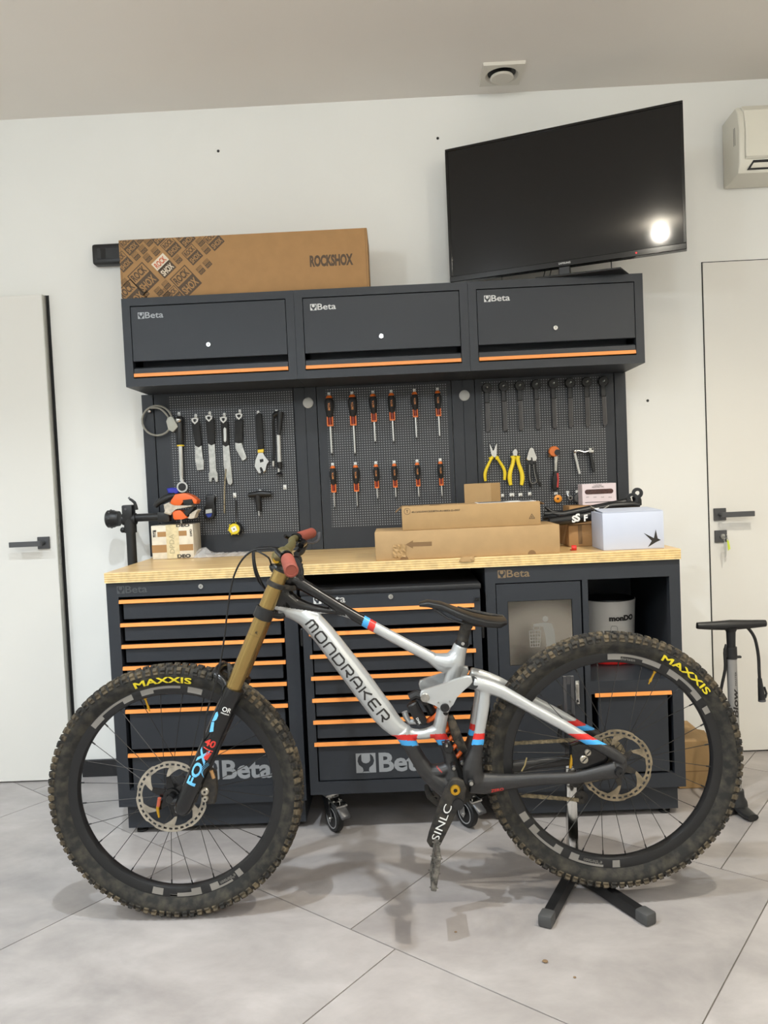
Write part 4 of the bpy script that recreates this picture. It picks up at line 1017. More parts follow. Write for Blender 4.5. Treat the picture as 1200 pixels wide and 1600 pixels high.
# ---------------------------------------------------------------- cockpit
cl = B(440, 868); g1n, g1f = B(455, 891, -.395), B(486.5, 833, .39)
g = G(M_olive); tn = B(448, 872, -.27)
def bar_side(end, s):
    e0 = Vector((cl.x, YK + s * .035, cl.z)); e1 = Vector((cl.x + .004, YK + s * .07, cl.z + .006)); d = (end - Vector((cl.x, YK, cl.z)))
    e2 = Vector((cl.x + .012, YK + s * .15, end.z + (.012 if s < 0 else -.014))); e3 = Vector((end.x - .038, YK + s * .21, end.z + (.02 if s < 0 else -.005))); return [e0, e1, e2, e3, end]
bn, bf = bar_side(g1n, -1), bar_side(g1f, 1)
P = [q for q in bn[::-1]] + bf
g.tube(P, [.0111, .0111, .0115, .015, .0159, .0159, .015, .0115, .0111, .0111], n=16, smooth=2)
hb = g.obj('handlebar', bike, label='olive green riser handlebar')
for P in (bn, bf):
    a, b = P[3], P[4]; d = (b - a).normalized(); L = (b - a).length; g = G(M_grip); a2 = b - d * .13
    prof = [(.0115, 0), (.0165, 0), (.0165, .006)]
    for k in range(12): prof += [(.0158, .008 + k * .0092), (.0172, .0105 + k * .0092), (.0172, .0145 + k * .0092)]
    prof += [(.0176, .124), (.0176, .131), (.0135, .134), (.0125, .132), (0, .132)]
    g.lathe(prof, a2, d, n=24); g.obj('grip', hb, label='terracotta rubber grip')
    # brake lever body and blade, behind and below the bar as the photograph shows
    s = -1 if P is bn else 1
    q = a + d * .03 if (b - a).length < .2 else b - d * .165
    g = G(M_blackg); g.lathe([(.0112, -.008), (.0165, -.008), (.0165, .008), (.0112, .008)], q, d, n=20, closed=True)
    back = Vector((.03, 0, -.014)); g.tube([q + back * .4, q + back + d * -.02, q + back + d * -.06 + Vector((.004, 0, -.004))], [.009, .0115, .0095], n=10)
    g.tube([q + back * .5 - X * .02, q - X * .025 + Z * .012 - d * .03], .006, n=8)
    lv = g.obj('brake_lever', hb)
    if s < 0: g = G(M_black); g.tube([q + back * .7, q + back * 1.0 + Z * -.006 + d * .03, q + back * 1.05 + Z * -.014 + d * .06, q + back * .9 + Z * -.02 + d * .09], [.009, .008, .0065, .006], n=10, smooth=1); g.obj('lever_blade', lv); continue
    g = G(M_black); g.tube([B(463, 866, .22), B(470, 861, .25), B(477, 850, .28)], [.010, .013, .009], n=10, smooth=1); g.obj('shift_pod', hb)
    g = G(M_handle); g.tube([q + back * 1.05 + d * .0, q + back * 1.5 + d * .03, q + Vector((.05, 0, -.012)) + d * .07, q + Vector((.043, 0, .004)) + d * .1], [.005, .0045, .005, .007], n=8, smooth=1, flat=.7); g.obj('lever_blade', lv, label='grey lever blade')
# stem clamped on the upper crown
g = G(M_olive)
for s in (-1, 1):
    g.lathe([(.0162, -.011), (.0225, -.011), (.0225, .011), (.0162, .011)], cl + Yv * (s * .03), (0, 1, 0), n=28, closed=True)
g.prism([cl + Vector((-.012, -.04, -.02)), cl + Vector((.02, -.04, -.016)), p_up + st_off * .45 + Vector((.01, 0, .016)) + Yv * (YK - .04 - p_up.y), p_up + Vector((-.004, YK - .04 - p_up.y, .012))], (0, .08, 0), .004)
stm = g.obj('stem', bike, label='olive direct mount stem')
g = G(M_gold); q = B(432, 874.5, -.058); g.lathe([(.004, -.004), (.01, -.004), (.011, 0), (.011, .012), (.004, .012)], q, (0, 1, 0), n=20, closed=True); g.use(M_dark).lathe([(0, -.001), (.0042, -.001)], q, (0, 1, 0), n=12); g.obj('stem_bolt', stm, label='gold bolt')
g = G(M_black); g.tube([B(424, 884, -.05), B(432, 890, -.06), B(448, 893, -.05), B(462, 890, -.04)], [.008, .016, .018, .01], n=12, smooth=1); g.obj('stem_boot', bike); g = G(M_black); g.tube([B(470, 880, -.25), B(466, 893, -.25), B(472, 905, -.2)], [.006, .01, .006], n=8); g.obj('cable_guide', bike)
# cables and hoses
def cable(spec, r, name, m=M_black): g = G(m); g.tube([B(*q) for q in spec], r, n=8, smooth=3); return g.obj(name, bike)
cable([(444, 868, -.2), (430, 858, -.17), (415, 857, -.15), (396, 860, -.14), (378, 875, -.13), (364, 905, -.12), (356, 950, -.115), (350, 1000, -.112), (341, 1052, -.11), (330, 1090, -.105), (322, 1120, -.105), (319, 1150, -.1), (314, 1180, -.05), (322, 1204, -.05)], .0026, 'brake_hose')
cable([(452, 860, .1), (436, 858, .06), (420, 856, .0), (404, 857, -.04), (397, 862, -.06), (399, 885, -.06), (406, 905, -.05), (416, 921, -.03), (436, 930, .02)], .0034, 'gear_cable')
cable([(470, 852, .2), (440, 856, .1), (415, 855, .02), (400, 858, -.05), (395, 864, -.06), (397, 888, -.058), (404, 908, -.045), (420, 925, -.0)], .0028, 'gear_cable')
cable([(424, 884, -.06), (420, 872, -.08), (408, 864, -.08), (398, 859, -.07)], .0026, 'hose_loop')

# ---------------------------------------------------------------- drivetrain
g = G(M_mud); YD = .05
teeth = 34; Rc = .068; c = Vector((bb.x, YK + YD, bb.z)); P = []
for k in range(teeth * 2): a = PI * k / teeth; r = Rc + (.004 if k % 2 == 0 else -.002); P.append(c + Vector((r * cos(a), 0, r * sin(a))))
g.prism(P, (0, .003, 0)); g.obj('chainring', bike)
g = G(M_mud); g.tube([B(666, 1226, YD + .01), B(672, 1244, YD + .01), B(692, 1258, YD + .01), B(714, 1262, YD + .01)], [.006, .011, .011, .005], n=8, flat=.5, smooth=1); g.obj('bash_guard', bike)
g = G(M_black); g.cyl(bb - Yv * .1, bb + Yv * .09, .015, n=20); g.obj('crank_axle', bike)
def crank(s):
    P = [(701, 1223), (707, 1217), (716, 1217), (725, 1222), (729, 1233), (726, 1246), (716, 1263), (704, 1289), (694, 1309), (688, 1322), (681, 1327), (672, 1324), (667, 1316), (670, 1305), (679, 1280), (687, 1255), (695, 1236)]
    W3 = [B(u, v, -.092) for u, v in P]
    if s > 0: W3 = [Vector((2 * bb.x - p.x, 2 * YK - p.y, 2 * bb.z - p.z)) for p in W3]
    g = G(M_mud); g.prism(W3, (0, .017 * (1 if s < 0 else -1), 0), .004, 3); return g.obj('crank_arm', bike, smooth=50)
cn = crank(-1); cf = crank(1)
g = G(M_gold); q = B(711.5, 1234.7, -.094); g.lathe([(.0055, -.004), (.0125, -.004), (.015, 0), (.015, .004), (.0055, .004)], q, (0, 1, 0), n=28, closed=True); g.use(M_dark).lathe([(0, 0), (.006, 0)], q, (0, 1, 0), n=16); g.obj('crank_bolt', cn, label='gold crank bolt ring')
g = G(M_whitep); P0 = B(680, 1313, -.0932); P1 = B(702, 1258, -.0932); al = (P1 - P0).normalized(); ac_ = Vector((al.z, 0, -al.x)); ac_ = ac_ if ac_.x < 0 else -ac_
V, F = text2d('SINLC', .0); x0 = min(v[0] for v in V); x1 = max(v[0] for v in V); y1 = max(v[1] for v in V); L = (P1 - P0).length
g.raw([P0 - ac_ * .009 + al * ((v[0] - x0) / (x1 - x0) * L) + ac_ * (.021 * v[1] / y1) for v in V], F); g.obj('lettering', cn, smooth=0)
def pedal(s):
    c = B(678.5, 1343, -.155); dn = (B(674.5, 1366, -.155) - B(681, 1322, -.155)).normalized(); nr = Vector((dn.z, 0, -dn.x))
    ax_p = B(680, 1321, -.092)
    def f(p): return Vector((2 * bb.x - p.x, 2 * YK - p.y, 2 * bb.z - p.z)) if s > 0 else p
    g = G(mat('worn_pedal', (140, 136, 128), .4, .7, var=(90, .5)) if s < 0 else M_mud); c = ax_p + Yv * -.065 + dn * .022
    sg = 1 if s < 0 else -1
    for o_, hw in ((-.045, .006), (.045, .006)): g.obox(f(c + Yv * o_), dn * .048 * sg, Yv * .005 * sg, nr * .0075 * sg, .002)
    for o_ in (-.044, -.016, .016, .044): g.obox(f(c + dn * o_), dn * .005 * sg, Yv * .045 * sg, nr * .0065 * sg, .002)
    for i in (-1, 1):
        for j in (-.04, 0, .04):
            for k in (-1, 1): p = c + dn * j + Yv * (.045 * i) + nr * (.0075 * k); g.cyl(f(p), f(p + nr * (.004 * k)), .0018, n=6)
    g.cyl(f(ax_p), f(ax_p - Yv * .1), .007, n=12)
    return g.obj('pedal', bike, label='worn flat pedal with grip pins')
pedal(-1); pedal(1)
# cassette, chain, derailleur
g = G(M_chain)
for k, r in enumerate((.05, .044, .038, .033, .028, .024)): g.lathe([(.016, 0), (r, 0), (r, .0022), (.016, .0022)], Vector((RW.x, YK + .03 + k * .0042, RW.z)), (0, 1, 0), n=30, closed=True)
g.obj('cassette', bike)
def chain_run(a, b, name):
    g = G(M_chain); L = (b - a).length; d = (b - a).normalized(); n = int(L / .0127); h = Vector((-d.z, 0, d.x))
    for k in range(n):
        c = a + d * (.0127 * (k + .5)); w = .0016 if k % 2 else .0033
        for s in (-1, 1): g.obox(c + Yv * (s * w), d * .0078, Yv * .0006, h * .0046)
        g.cyl(c - d * .00635 - Yv * .0042, c - d * .00635 + Yv * .0042, .0036, n=8)
    o = g.obj(name, bike, smooth=0); return o
cy = .045
chain_run(B(735, 1165, cy), B(938, 1154, cy), 'chain_run'); chain_run(B(735, 1236, cy), B(906, 1250, cy), 'chain_run')
g = G(M_mud)
for u, v, r in ((908, 1246, .02), (899, 1222, .016)): p = B(u, v, .05); g.lathe([(.004, -.002), (r, -.002), (r, .002), (.004, .002)], p, (0, 1, 0), n=22, closed=True)
g.prism([B(u, v, .056) for u, v in ((902, 1216), (910, 1218), (914, 1244), (909, 1252), (902, 1248))], (0, .003, 0), .001)
g.tube([B(905, 1222, .06), B(925, 1215, .07), B(950, 1212, .075)], [.01, .014, .011], n=10); g.obj('derailleur', bike)
# rear brake caliper
g = G(M_blackg); g.prism([B(u, v, -.066) for u, v in ((893, 1166), (905, 1162), (925, 1166), (938, 1178), (953, 1182), (950, 1190), (940, 1197), (925, 1203), (898, 1203), (893, 1190))], (0, .034, 0), .005, 2); rcal = g.obj('rear_caliper', bike, label='black disc brake caliper')
g = G(M_rotor)
for u, v, r in ((912.5, 1186.5, .0118), (918.5, 1175.5, .0092)):
    p = B(u, v, -.0675); g.use(M_rotor).lathe([(0, -.005), (r * .82, -.005), (r, -.0025), (r, .002)], p, (0, 1, 0), n=24); g.use(M_dark).obox(p - Yv * .0052, Vector((r * .5, 0, r * .5)), Yv * .0004, Vector((-.0012, 0, .0012)))
g.obj('caliper_piston', rcal)
g = G(M_gold); g.tube([B(894, 1179, -.06), B(893, 1188, -.06), B(891, 1200, -.06)], [.004, .006, .004], n=8); g.obj('gold_fitting', rcal)
cable([(893, 1186, -.05), (860, 1184, -.03), (810, 1190, -.0), (775, 1196, .01), (758, 1199, .02)], .0025, 'rear_hose')
cable([(757, 1190, .045), (764, 1199, .045), (800, 1206, .045), (840, 1196, .045), (892, 1182, .045)], .0022, 'gear_hose')
g = G(mat('zip_tie', (150, 132, 88), .6)); g.tube([B(823, 1184, -.02), B(820, 1196, -.02), B(815, 1205, -.02)], .0022, n=6); g.obj('cable_tie', bike)
# ================================================================= bike display stand
sp = W(892, 1240, -1.0); s_top_z = W(888, 1056, -1.0).z
st = thing('bicycle_stand', 'black V-footed stand with a chrome post behind the rear wheel', 'bicycle stand', (sp.x, -1.0, 0))
g = G(M_chr); g.box(sp.x - .0155, sp.x + .0155, -1.0155, -.9845, .03, W(890, 1192, -1.0).z, .003, 2); g.obj('post', st, label='chrome square post')
g = G(M_handle); zb_ = W(890, 1195, -1.0).z - .02; xu = W(888.5, 1085, -1.0).x
g.box(xu - .0165, xu - .006, -1.004, -.996, zb_, s_top_z, .001); g.box(xu + .006, xu + .0165, -1.004, -.996, zb_, s_top_z, .001); g.box(xu - .006, xu + .006, -1.004, -.996, s_top_z - .025, s_top_z); g.box(xu - .006, xu + .006, -1.004, -.996, zb_, zb_ + .03)
g.obj('slotted_plate', st, label='grey slotted height plate')
g = G(M_black); z1 = W(872, 1108, -1.0).z; z2 = W(872, 1142, -1.0).z
g.cyl((xu, -1.03, z1 - .02), (xu, -.985, z1 - .02), .012, n=16); g.tube([(xu, -1.01, z1 - .02), (xu - .025, -1.01, z1 - .01), (xu - .03, -1.01, z1 + .015)], .007, n=8); g.obj('clamp_knob', st)
g = G(M_black); zz = B(905, 1219, .06).z - .004
g.tube([(xu, -1.0, z2), (xu - .03, -1.005, z2 + .01), (xu - .03, -1.01, z2 - .03), (xu, -1.02, z2 - .05), (xu + .02, -1.03, z2 - .06)], .0075, n=8, smooth=1); g.obj('hook_arm', st)
jl = WZ(884, 1372); jl = Vector((sp.x, -1.0, 0))
for u, v in ((851, 1451), (1019, 1447)):
    e = WZ(u, v); d = (e - jl).normalized(); sd = Vector((-d.y, d.x, 0))
    g = G(M_black); a = jl + Z * .026; b = e - d * .03 + Z * .017
    g.prism([a - sd * .018 - Z * .014, a + sd * .018 - Z * .014, a + sd * .013 + Z * .014, a - sd * .013 + Z * .014], b - a, .003)
    lg = g.obj('foot_bar', st)
    g = G(mat('grey_rubber_cap', (70, 70, 70), .6)); c = e - d * .022 + Z * .0172
    g.obox(c, d * .022, sd * .0195, Z * .0172, .006, 2); g.obj('end_cap', lg)
g = G(M_black); g.cyl((jl.x, -1.0, .0005), (jl.x, -1.0, .05), .03, .024, n=24); g.obj('foot_hub', st)

# ================================================================= floor pump
py = -.595; pb = WZ(1158, 1247); pt = W(1142, 984, py)
pu = thing('floor_pump', 'silver and black bicycle floor pump standing before the right door', 'pump', (1.2, py, 0))
px_ = 1.19
zc = W(1143, 1028, py).z; zn = W(1142, 986, py).z
M_psil = mat('pump_silver', (150, 148, 145), .35, .4)
g = G(M_psil); g.cyl((px_ + .006, py, .06), (px_, py, zc), .0175, n=28); g.obj('barrel', pu)
g = G(M_black); g.cyl((px_, py, zc - .002), (px_, py, zc + .04), .0195, .019, n=24); g.cyl((px_, py, zc + .04), (px_, py, zn), .0145, .016, n=20)
g.box(px_ + .015, px_ + .034, py - .006, py + .006, zc - .001, zc + .007, .002); g.box(px_ - .026, px_ - .015, py - .008, py + .008, zc + .002, zc + .036, .003); g.obj('collar', pu)
g = G(M_black); ha, hb_ = W(1089.5, 976, py), W(1196, 976, py); hz_ = (ha.z + hb_.z) / 2
g.tube([(ha.x, py, hz_ + .001), (ha.x + .006, py, hz_ + .001), (ha.x + .06, py, hz_ - .001), (px_, py, hz_ - .001), (hb_.x - .06, py, hz_ - .001), (hb_.x - .006, py, hz_), (hb_.x, py, hz_)], [.0105, .0125, .0155, .0185, .0155, .0125, .011], n=16, smooth=1)
g.tube([(px_, py, hz_ - .01), (px_, py, zn - .004)], [.024, .0155], n=16); g.obj('handle', pu)
g = G(M_black)
g.tube([(px_ - .018, py - .004, zc + .05), (px_ - .026, py - .006, zc + .02), (px_ - .026, py - .006, zc - .04), (px_ - .045, py + .0, zc - .14), (px_ - .05, py + .01, zc - .3), (px_ - .03, py, .12), (px_ - .01, py, .07)], .0055, n=8, smooth=2)
g.tube([W(1165, 978, py), W(1172, 985, py), W(1180, 999, py), W(1185, 1025, py), W(1186, 1045, py), W(1187, 1062, py)], .0058, n=8, smooth=2); g.obj('hose', pu)
g = G(M_black); a, b = W(1187, 1060, py), W(1190.5, 1094, py); g.cyl(a, a.lerp(b, .5), .007, .010, n=14); g.cyl(a.lerp(b, .5), b, .010, .0125, n=14); g.tube([b.lerp(a, .1) + X * .012, b.lerp(a, .3) + X * .018, b.lerp(a, .6) + X * .013], .004, n=8)
hd_ = g.obj('pump_head', pu); g = G(M_handle); g.lathe([(.005, -.003), (.012, -.003), (.013, 0), (.013, .004), (.005, .004)], b, (b - a), n=20, closed=True); g.obj('head_ring', hd_)
g = G(M_black); g.lathe([(0, .085), (.024, .085), (.026, .06), (.034, .045), (.036, .03), (0, .03)], (px_ + .006, py, 0), (0, 0, 1), n=24)
g.tube([(px_ + .006, py, .035), (px_ - .05, py - .03, .022), (px_ - .11, py - .03, .012)], [.03, .022, .02], n=12, flat=.5, hint=Yv); g.tube([(px_ - .05, py + .05, .016), (px_ + .006, py, .03), (px_ + .022, py - .05, .014), (px_ + .03, py - .075, .014)], [.014, .03, .026, .022], n=12, flat=.55); g.tube([(px_, py, .03), (px_ + .05, py + .06, .016)], [.03, .016], n=12); g.obj('foot', pu, label='black tripod foot')
g = G(M_ink); rb = .0177
def on_barrel(V, F, zc0, x_off=0):
    out = []
    for x, y in V:
        a = y / rb; out.append((px_ + .003 + rb * sin(a), py - rb * cos(a) - .0002, zc0 + x))
    g.raw(out, F)
V, F = tw('Blow', .1, .02, .03, .006); on_barrel([(x, -(y - .010)) for x, y in V], F, zc - .21)
V, F = tw('MASTER', .05, .006, .02); on_barrel([(x, -(y - .006)) for x, y in V], F, zc - .095)
g.obj('lettering', pu, smooth=0)

# ================================================================= cartons and boxes
def carton(name, label, cat, x0, x1, y0, y1, z0, z1, m, seam=True, rot=0, group=None):
    c = Vector(((x0 + x1) / 2, (y0 + y1) / 2, z0)); t = thing(name, label, cat, c, group)
    g = G(m); g.box(x0, x1, y0, y1, z0 + .0005, z1, .0025, 2); g.obj('box', t)
    return t
# long printed carton on the wall cabinets
yb0 = -.285; A = W(190, 465, yb0); zt1 = (W(182, 372, yb0).z + W(575, 359, yb0).z) / 2; xb1 = W(577, 445, yb0).x; xb0 = A.x - .0
lb_ = carton('long_carton', 'long brown printed carton lying on top of the wall cabinets', 'box', xb0, xb1, yb0, -.06, ZC1, zt1, M_cardb)
g = G(M_carde); g.box(xb0 + .006, xb0 + .0075, yb0 - .0006, yb0 + .002, ZC1 + .004, zt1 - .003); g.box(xb1 - .008, xb1 - .0065, yb0 - .0006, yb0 + .002, ZC1 + .004, zt1 - .003); g.obj('fold_line', lb_)
M_pr = mat('brown_print', (84, 68, 52), .7)
H_ = zt1 - ZC1
g = G(M_pr); p = W(484.5, 417.5, yb0); g.text('ROCKSHOX', (p.x, yb0 - .0007, p.z), X, Z, w=W(552, 415, yb0).x - p.x, h=.045, bold=.05); g.obj('lettering', lb_, smooth=0)
def logos():
    pr = G(M_pr); tp = G(M_cardb); rd = G(mat('red_card_print', (196, 96, 62), .7)); wh = G(mat('pale_print', (222, 208, 186), .7)); 
    ang = math.radians(41); ux = Vector((cos(ang), 0, sin(ang))); uy = Vector((-sin(ang), 0, cos(ang)))
    def at(u, v): p = W(130 + u / 3.429, 330 + v / 3.429, yb0); p.y = yb0; return p
    def put(u, v, s, style=0):
        c = at(u, v); e = Vector((0, -.0006, 0)); w, h = s, s * .6
        def R(g_, a0, a1, b0, b1, off=.0005): g_.raw([c + ux * a + uy * b + Vector((0, -off, 0)) for a, b in ((a0, b0), (a1, b0), (a1, b1), (a0, b1))], [(0, 1, 2, 3)])
        f = s * .045
        gt, gb, gl, gl2 = (pr, pr, pr, tp) if style == 0 else (wh, pr, rd, wh)
        if style == 0:                                     # outlined upper word
            R(pr, -w / 2, w / 2, h - f, h); R(pr, -w / 2, -w / 2 + f, 0, h - f); R(pr, w / 2 - f, w / 2, 0, h - f)
        else: R(wh, -w / 2, w / 2, 0, h)
        R(gb, -w / 2, w / 2, -h, f)
        big = s > .04
        gl.text('ROCK', c - ux * (w * .40) + uy * (h * .2) + e * 2, ux, uy, w=w * .8, h=h * .62, bold=.03 if big else .0)
        gl2.text('SHOX', c - ux * (w * .42) - uy * (h * .84) + e * 2, ux, uy, w=w * .84, h=h * .66, bold=.03 if big else .0)
    L, Mm, Sm = .082, .055, .026
    for u, v, s, k in ((322, 360, L, 0), (550, 375, L, 0), (432, 293, .064, 1), (470, 190, Mm, 0), (585, 232, Mm, 0), (700, 155, Mm, 0), (245, 180, Mm, 0), (212, 270, Mm, 0), (545, 140, Mm, 0), (258, 450, L, 0), (395, 128, Mm, 0), (490, 455, Mm, 0),
                      (282, 240, Sm, 0), (320, 205, Sm, 0), (350, 165, Sm, 0), (345, 250, Sm, 0), (388, 215, Sm, 0), (507, 258, Sm, 0), (628, 165, Sm, 0), (658, 205, Sm, 0), (630, 315, Sm, 0), (665, 280, Sm, 0), (405, 430, Sm, 0), (445, 395, Sm, 0), (225, 385, Sm, 0), (330, 440, Sm, 0), (300, 150, Sm, 0), (440, 440, .03, 0)):
        put(u, v, s, k)
    for nm, g_ in (('logo_print', pr), ('logo_gap', tp), ('logo_red', rd), ('logo_pale', wh)):
        for co, no in (((xb0 + .0005, 0, 0), (-1, 0, 0)), ((0, 0, zt1 - .001), (0, 0, 1)), ((0, 0, ZC1 + .002), (0, 0, -1))):
            bmesh.ops.bisect_plane(g_.bm, geom=g_.bm.verts[:] + g_.bm.edges[:] + g_.bm.faces[:], plane_co=co, plane_no=no, clear_outer=True)
        g_.obj(nm, lb_, smooth=0)['kind'] = 'stuff'
logos()

# stack on the worktop
bl, br = W(586.5, 876, -.6), W(875.5, 864, -.6)
yb = -.612; za = ZT; zt2 = (W(586, 831, yb).z + W(875, 820, yb).z) / 2
x0, x1 = W(586, 850, yb).x, W(875, 845, yb).x
fc = carton('flat_carton', 'flat pale carton with a printed arrow at the front edge of the worktop', 'box', x0, x1, yb, yb + .22, za, zt2, M_cardl)
g = G(M_carde); q = lambda u, v: tuple(W(560 + u / 3.529, 740 + v / 3.529, yb - .0006))
g.raw([q(*p) for p in ((260, 391), (301, 368), (301, 379), (405, 375), (405, 398), (301, 402), (301, 413))], [tuple(range(7))]); g.obj('printed_arrow', fc, smooth=0)
g = G(M_dark)
for u, v in ((253, 474), (957, 442)):
    c = Vector(q(u, v)); c.z = za + .001; P = [(c.x + .0145 * cos(PI * k / 12), yb - .0005, c.z + .0145 * sin(PI * k / 12)) for k in range(13)]
    g.use(M_carde).raw(P, [tuple(range(13))])
g.obj('finger_notch', fc, smooth=0); 
g = G(M_card); rnd = random.Random(2); nx, nz = 6, 6; P = []
for i in range(nx + 1):
    for j in range(nz + 1):
        c = Vector(q(190 + 70 * i / nx + rnd.uniform(-3, 3), 390 + 72 * j / nz + rnd.uniform(-3, 3))); c.y = yb - .001 - rnd.uniform(0, .006); P.append(c)
g.raw(P, [(i * (nz + 1) + j, i * (nz + 1) + j + 1, (i + 1) * (nz + 1) + j + 1, (i + 1) * (nz + 1) + j) for i in range(nx) for j in range(nz)]); g.obj('crumpled_tape', fc, smooth=0)
# slim carton on top of it
yb2 = -.60; z0 = zt2; zt3 = (W(627.5, 791.5, yb2).z + W(844, 784, yb2).z) / 2; x0, x1 = W(628, 808, yb2).x, W(844.5, 800, yb2).x
sc_ = carton('slim_carton', 'slim brown carton with a white label lying on the flat pale carton', 'box', x0, x1, yb2, yb2 + .155, z0, zt3, M_card)
g = G(M_ink); p0 = q(293, 218); g.text('40/15/52/SW/CE/DBTH-AU-8053-25-0907', (p0[0], yb2 - .0008, p0[2]), X, Z, w=Vector(q(562, 205)).x - p0[0], h=.0062, bold=.01)
c = Vector(q(269, 209)); c.y = yb2 - .0008
ring = [(c.x + r * cos(2 * PI * k / 20), c.y, c.z + r * sin(2 * PI * k / 20)) for k in range(20) for r in (.0105, .0115)]; g.raw(ring, [(2 * k, 2 * ((k + 1) % 20), 2 * ((k + 1) % 20) + 1, 2 * k + 1) for k in range(20)])
g.text('Y', (c.x - .004, c.y, c.z - .006), X, Z, w=.008, h=.012)
c = Vector(q(960, 238)); c.y = yb2 - .0008; tr_ = [(c.x, c.y, c.z + .011), (c.x + .0105, c.y, c.z - .007), (c.x - .0105, c.y, c.z - .007)]; ti = [(c.x, c.y, c.z + .0085), (c.x + .0082, c.y, c.z - .0058), (c.x - .0082, c.y, c.z - .0058)]
g.raw(tr_ + ti, [(0, 1, 4, 3), (1, 2, 5, 4), (2, 0, 3, 5)]); g.text('A', (c.x - .003, c.y, c.z - .0045), X, Z, w=.006, h=.007); g.obj('print', sc_, smooth=0)
g = G(M_paper); lx0, lx1 = W(747, 780, yb2).x, W(839, 778, yb2).x
g.box(lx0, lx1, yb2 + .02, yb2 + .135, zt3 + .0003, zt3 + .0012); lbp = g.obj('label', sc_, smooth=0, label='white address label')
g = G(M_ink)
for k in range(6): g.box(lx0 + .006, lx0 + .1 + (k % 3) * .01, yb2 + .035 + k * .015, yb2 + .038 + k * .015, zt3 + .0013, zt3 + .0016)
for k in range(14): g.box(lx1 - .05 + k * .003, lx1 - .0485 + k * .003 + (k % 2) * .0006, yb2 + .04, yb2 + .11, zt3 + .0013, zt3 + .0016)
g.obj('label_print', lbp, smooth=0)
g = G(M_ink); c = Vector((W(650, 785, yb2).x, 0, zt3 + .0008))
for k in range(9): a = PI * k / 8; g.box(c.x + .024 * cos(a) - .002, c.x + .024 * cos(a) + .002, yb2 + .06 + .045 * sin(a) - .005, yb2 + .06 + .045 * sin(a) + .005, zt3 + .0004, zt3 + .0009)
g.box(c.x + .05, c.x + .09, yb2 + .05, yb2 + .055, zt3 + .0004, zt3 + .0009); g.box(c.x + .05, c.x + .085, yb2 + .07, yb2 + .075, zt3 + .0004, zt3 + .0009); g.obj('top_print', sc_, smooth=0)
g = G(M_carde)
g.prism([(x0 + .001, yb2 + .01, zt3 - .002), (x0 + .001, yb2 + .14, zt3 - .002), (x0 - .022, yb2 + .13, zt3 - .02), (x0 - .022, yb2 + .02, zt3 - .02)], (0, 0, .003)); g.prism([(x1 - .001, yb2 + .01, zt3 - .003), (x1 - .001, yb2 + .14, zt3 - .003), (x1 + .02, yb2 + .13, zt3 - .016), (x1 + .02, yb2 + .03, zt3 - .012)], (0, 0, .003)); g.obj('end_flap', sc_)
# upright small carton behind
ys = -.29; x0, x1 = W(725.5, 770, ys).x, W(783, 765, ys).x; zt4 = W(750, 755.5, ys).z
uc = thing('upright_carton', 'tall narrow carton standing behind the slim carton', 'box', (x0 + .05, ys + .05, ZT))
xm = W(766.5, 765, ys).x
g = G(M_card); g.prism([(x0, ys, ZT + .0005), (xm, ys - .012, ZT + .0005), (x1, ys + .025, ZT + .0005), (x0 + .05, ys + .09, ZT + .0005)], (0, 0, zt4 - ZT), .002, 2); g.obj('box', uc)
# piece of torn tape over the worktop edge
p = W(731, 873, YB); g = G(M_card); rnd = random.Random(4)
P = []; 
for i in range(7):
    for j, (yy, zz) in enumerate(((YB + .03, ZT + .001), (YB + .01, ZT + .002), (YB - .002, ZT + .0015), (YB - .004, ZT - .006), (YB - .0045, ZT - .014))): P.append((p.x - .025 + .05 * i / 6 + (j - 2) * -.003 + rnd.uniform(-.002, .002), yy - rnd.uniform(0, .003), zz + rnd.uniform(0, .002)))
g.raw(P, [(i * 5 + j, i * 5 + j + 1, i * 5 + j + 6, i * 5 + j + 5) for i in range(6) for j in range(4)])
tag(g.obj('tape_scrap', loc=(p.x, YB, ZT), smooth=0), 'torn scrap of brown tape folded over the worktop front edge', 'tape')

# white box with a black bird-like star
yw = -.592; x0, x1 = W(942, 830, yw).x, W(1037.5, 830, yw).x; ztw = (W(941, 802.5, yw).z + W(1036, 797.5, yw).z) / 2
wbx = thing('white_box', 'white carton with a black swallow emblem on the worktop end', 'box', ((x0 + x1) / 2, yw + .08, ZT))
M_wbox = mat('white_card', (188, 194, 210), .6)
g = G(M_wbox); g.box(x0, x1, yw, yw + .16, ZT + .0005, ztw, .002, 2); g.obj('box', wbx)
g = G(M_wbox); g.prism([(x0 + .002, yw + .002, ztw + .0008), (x1 - .002, yw + .002, ztw + .0008), (x1 - .01, yw + .15, ztw + .008), (x0 + .01, yw + .15, ztw + .008)], (0, 0, .0015)); g.obj('lid', wbx)
g = G(M_ink); q4 = lambda u, v: tuple(W(780 + u / 4.286, 740 + v / 4.286, yw - .0006))
g.raw([q4(*p_) for p_ in ((967, 397), (1036, 432), (1048, 374), (1062, 434), (1083, 444), (1052, 458), (996, 492), (1022, 450))], [tuple(range(8))]); g.obj('emblem', wbx, smooth=0, label='black swallow emblem')
g = G(M_cardb); g.box(x1 + .0005, x1 + .004, yw + .02, yw + .12, ZT + .03, ztw - .02); g.obj('side_flap', wbx)

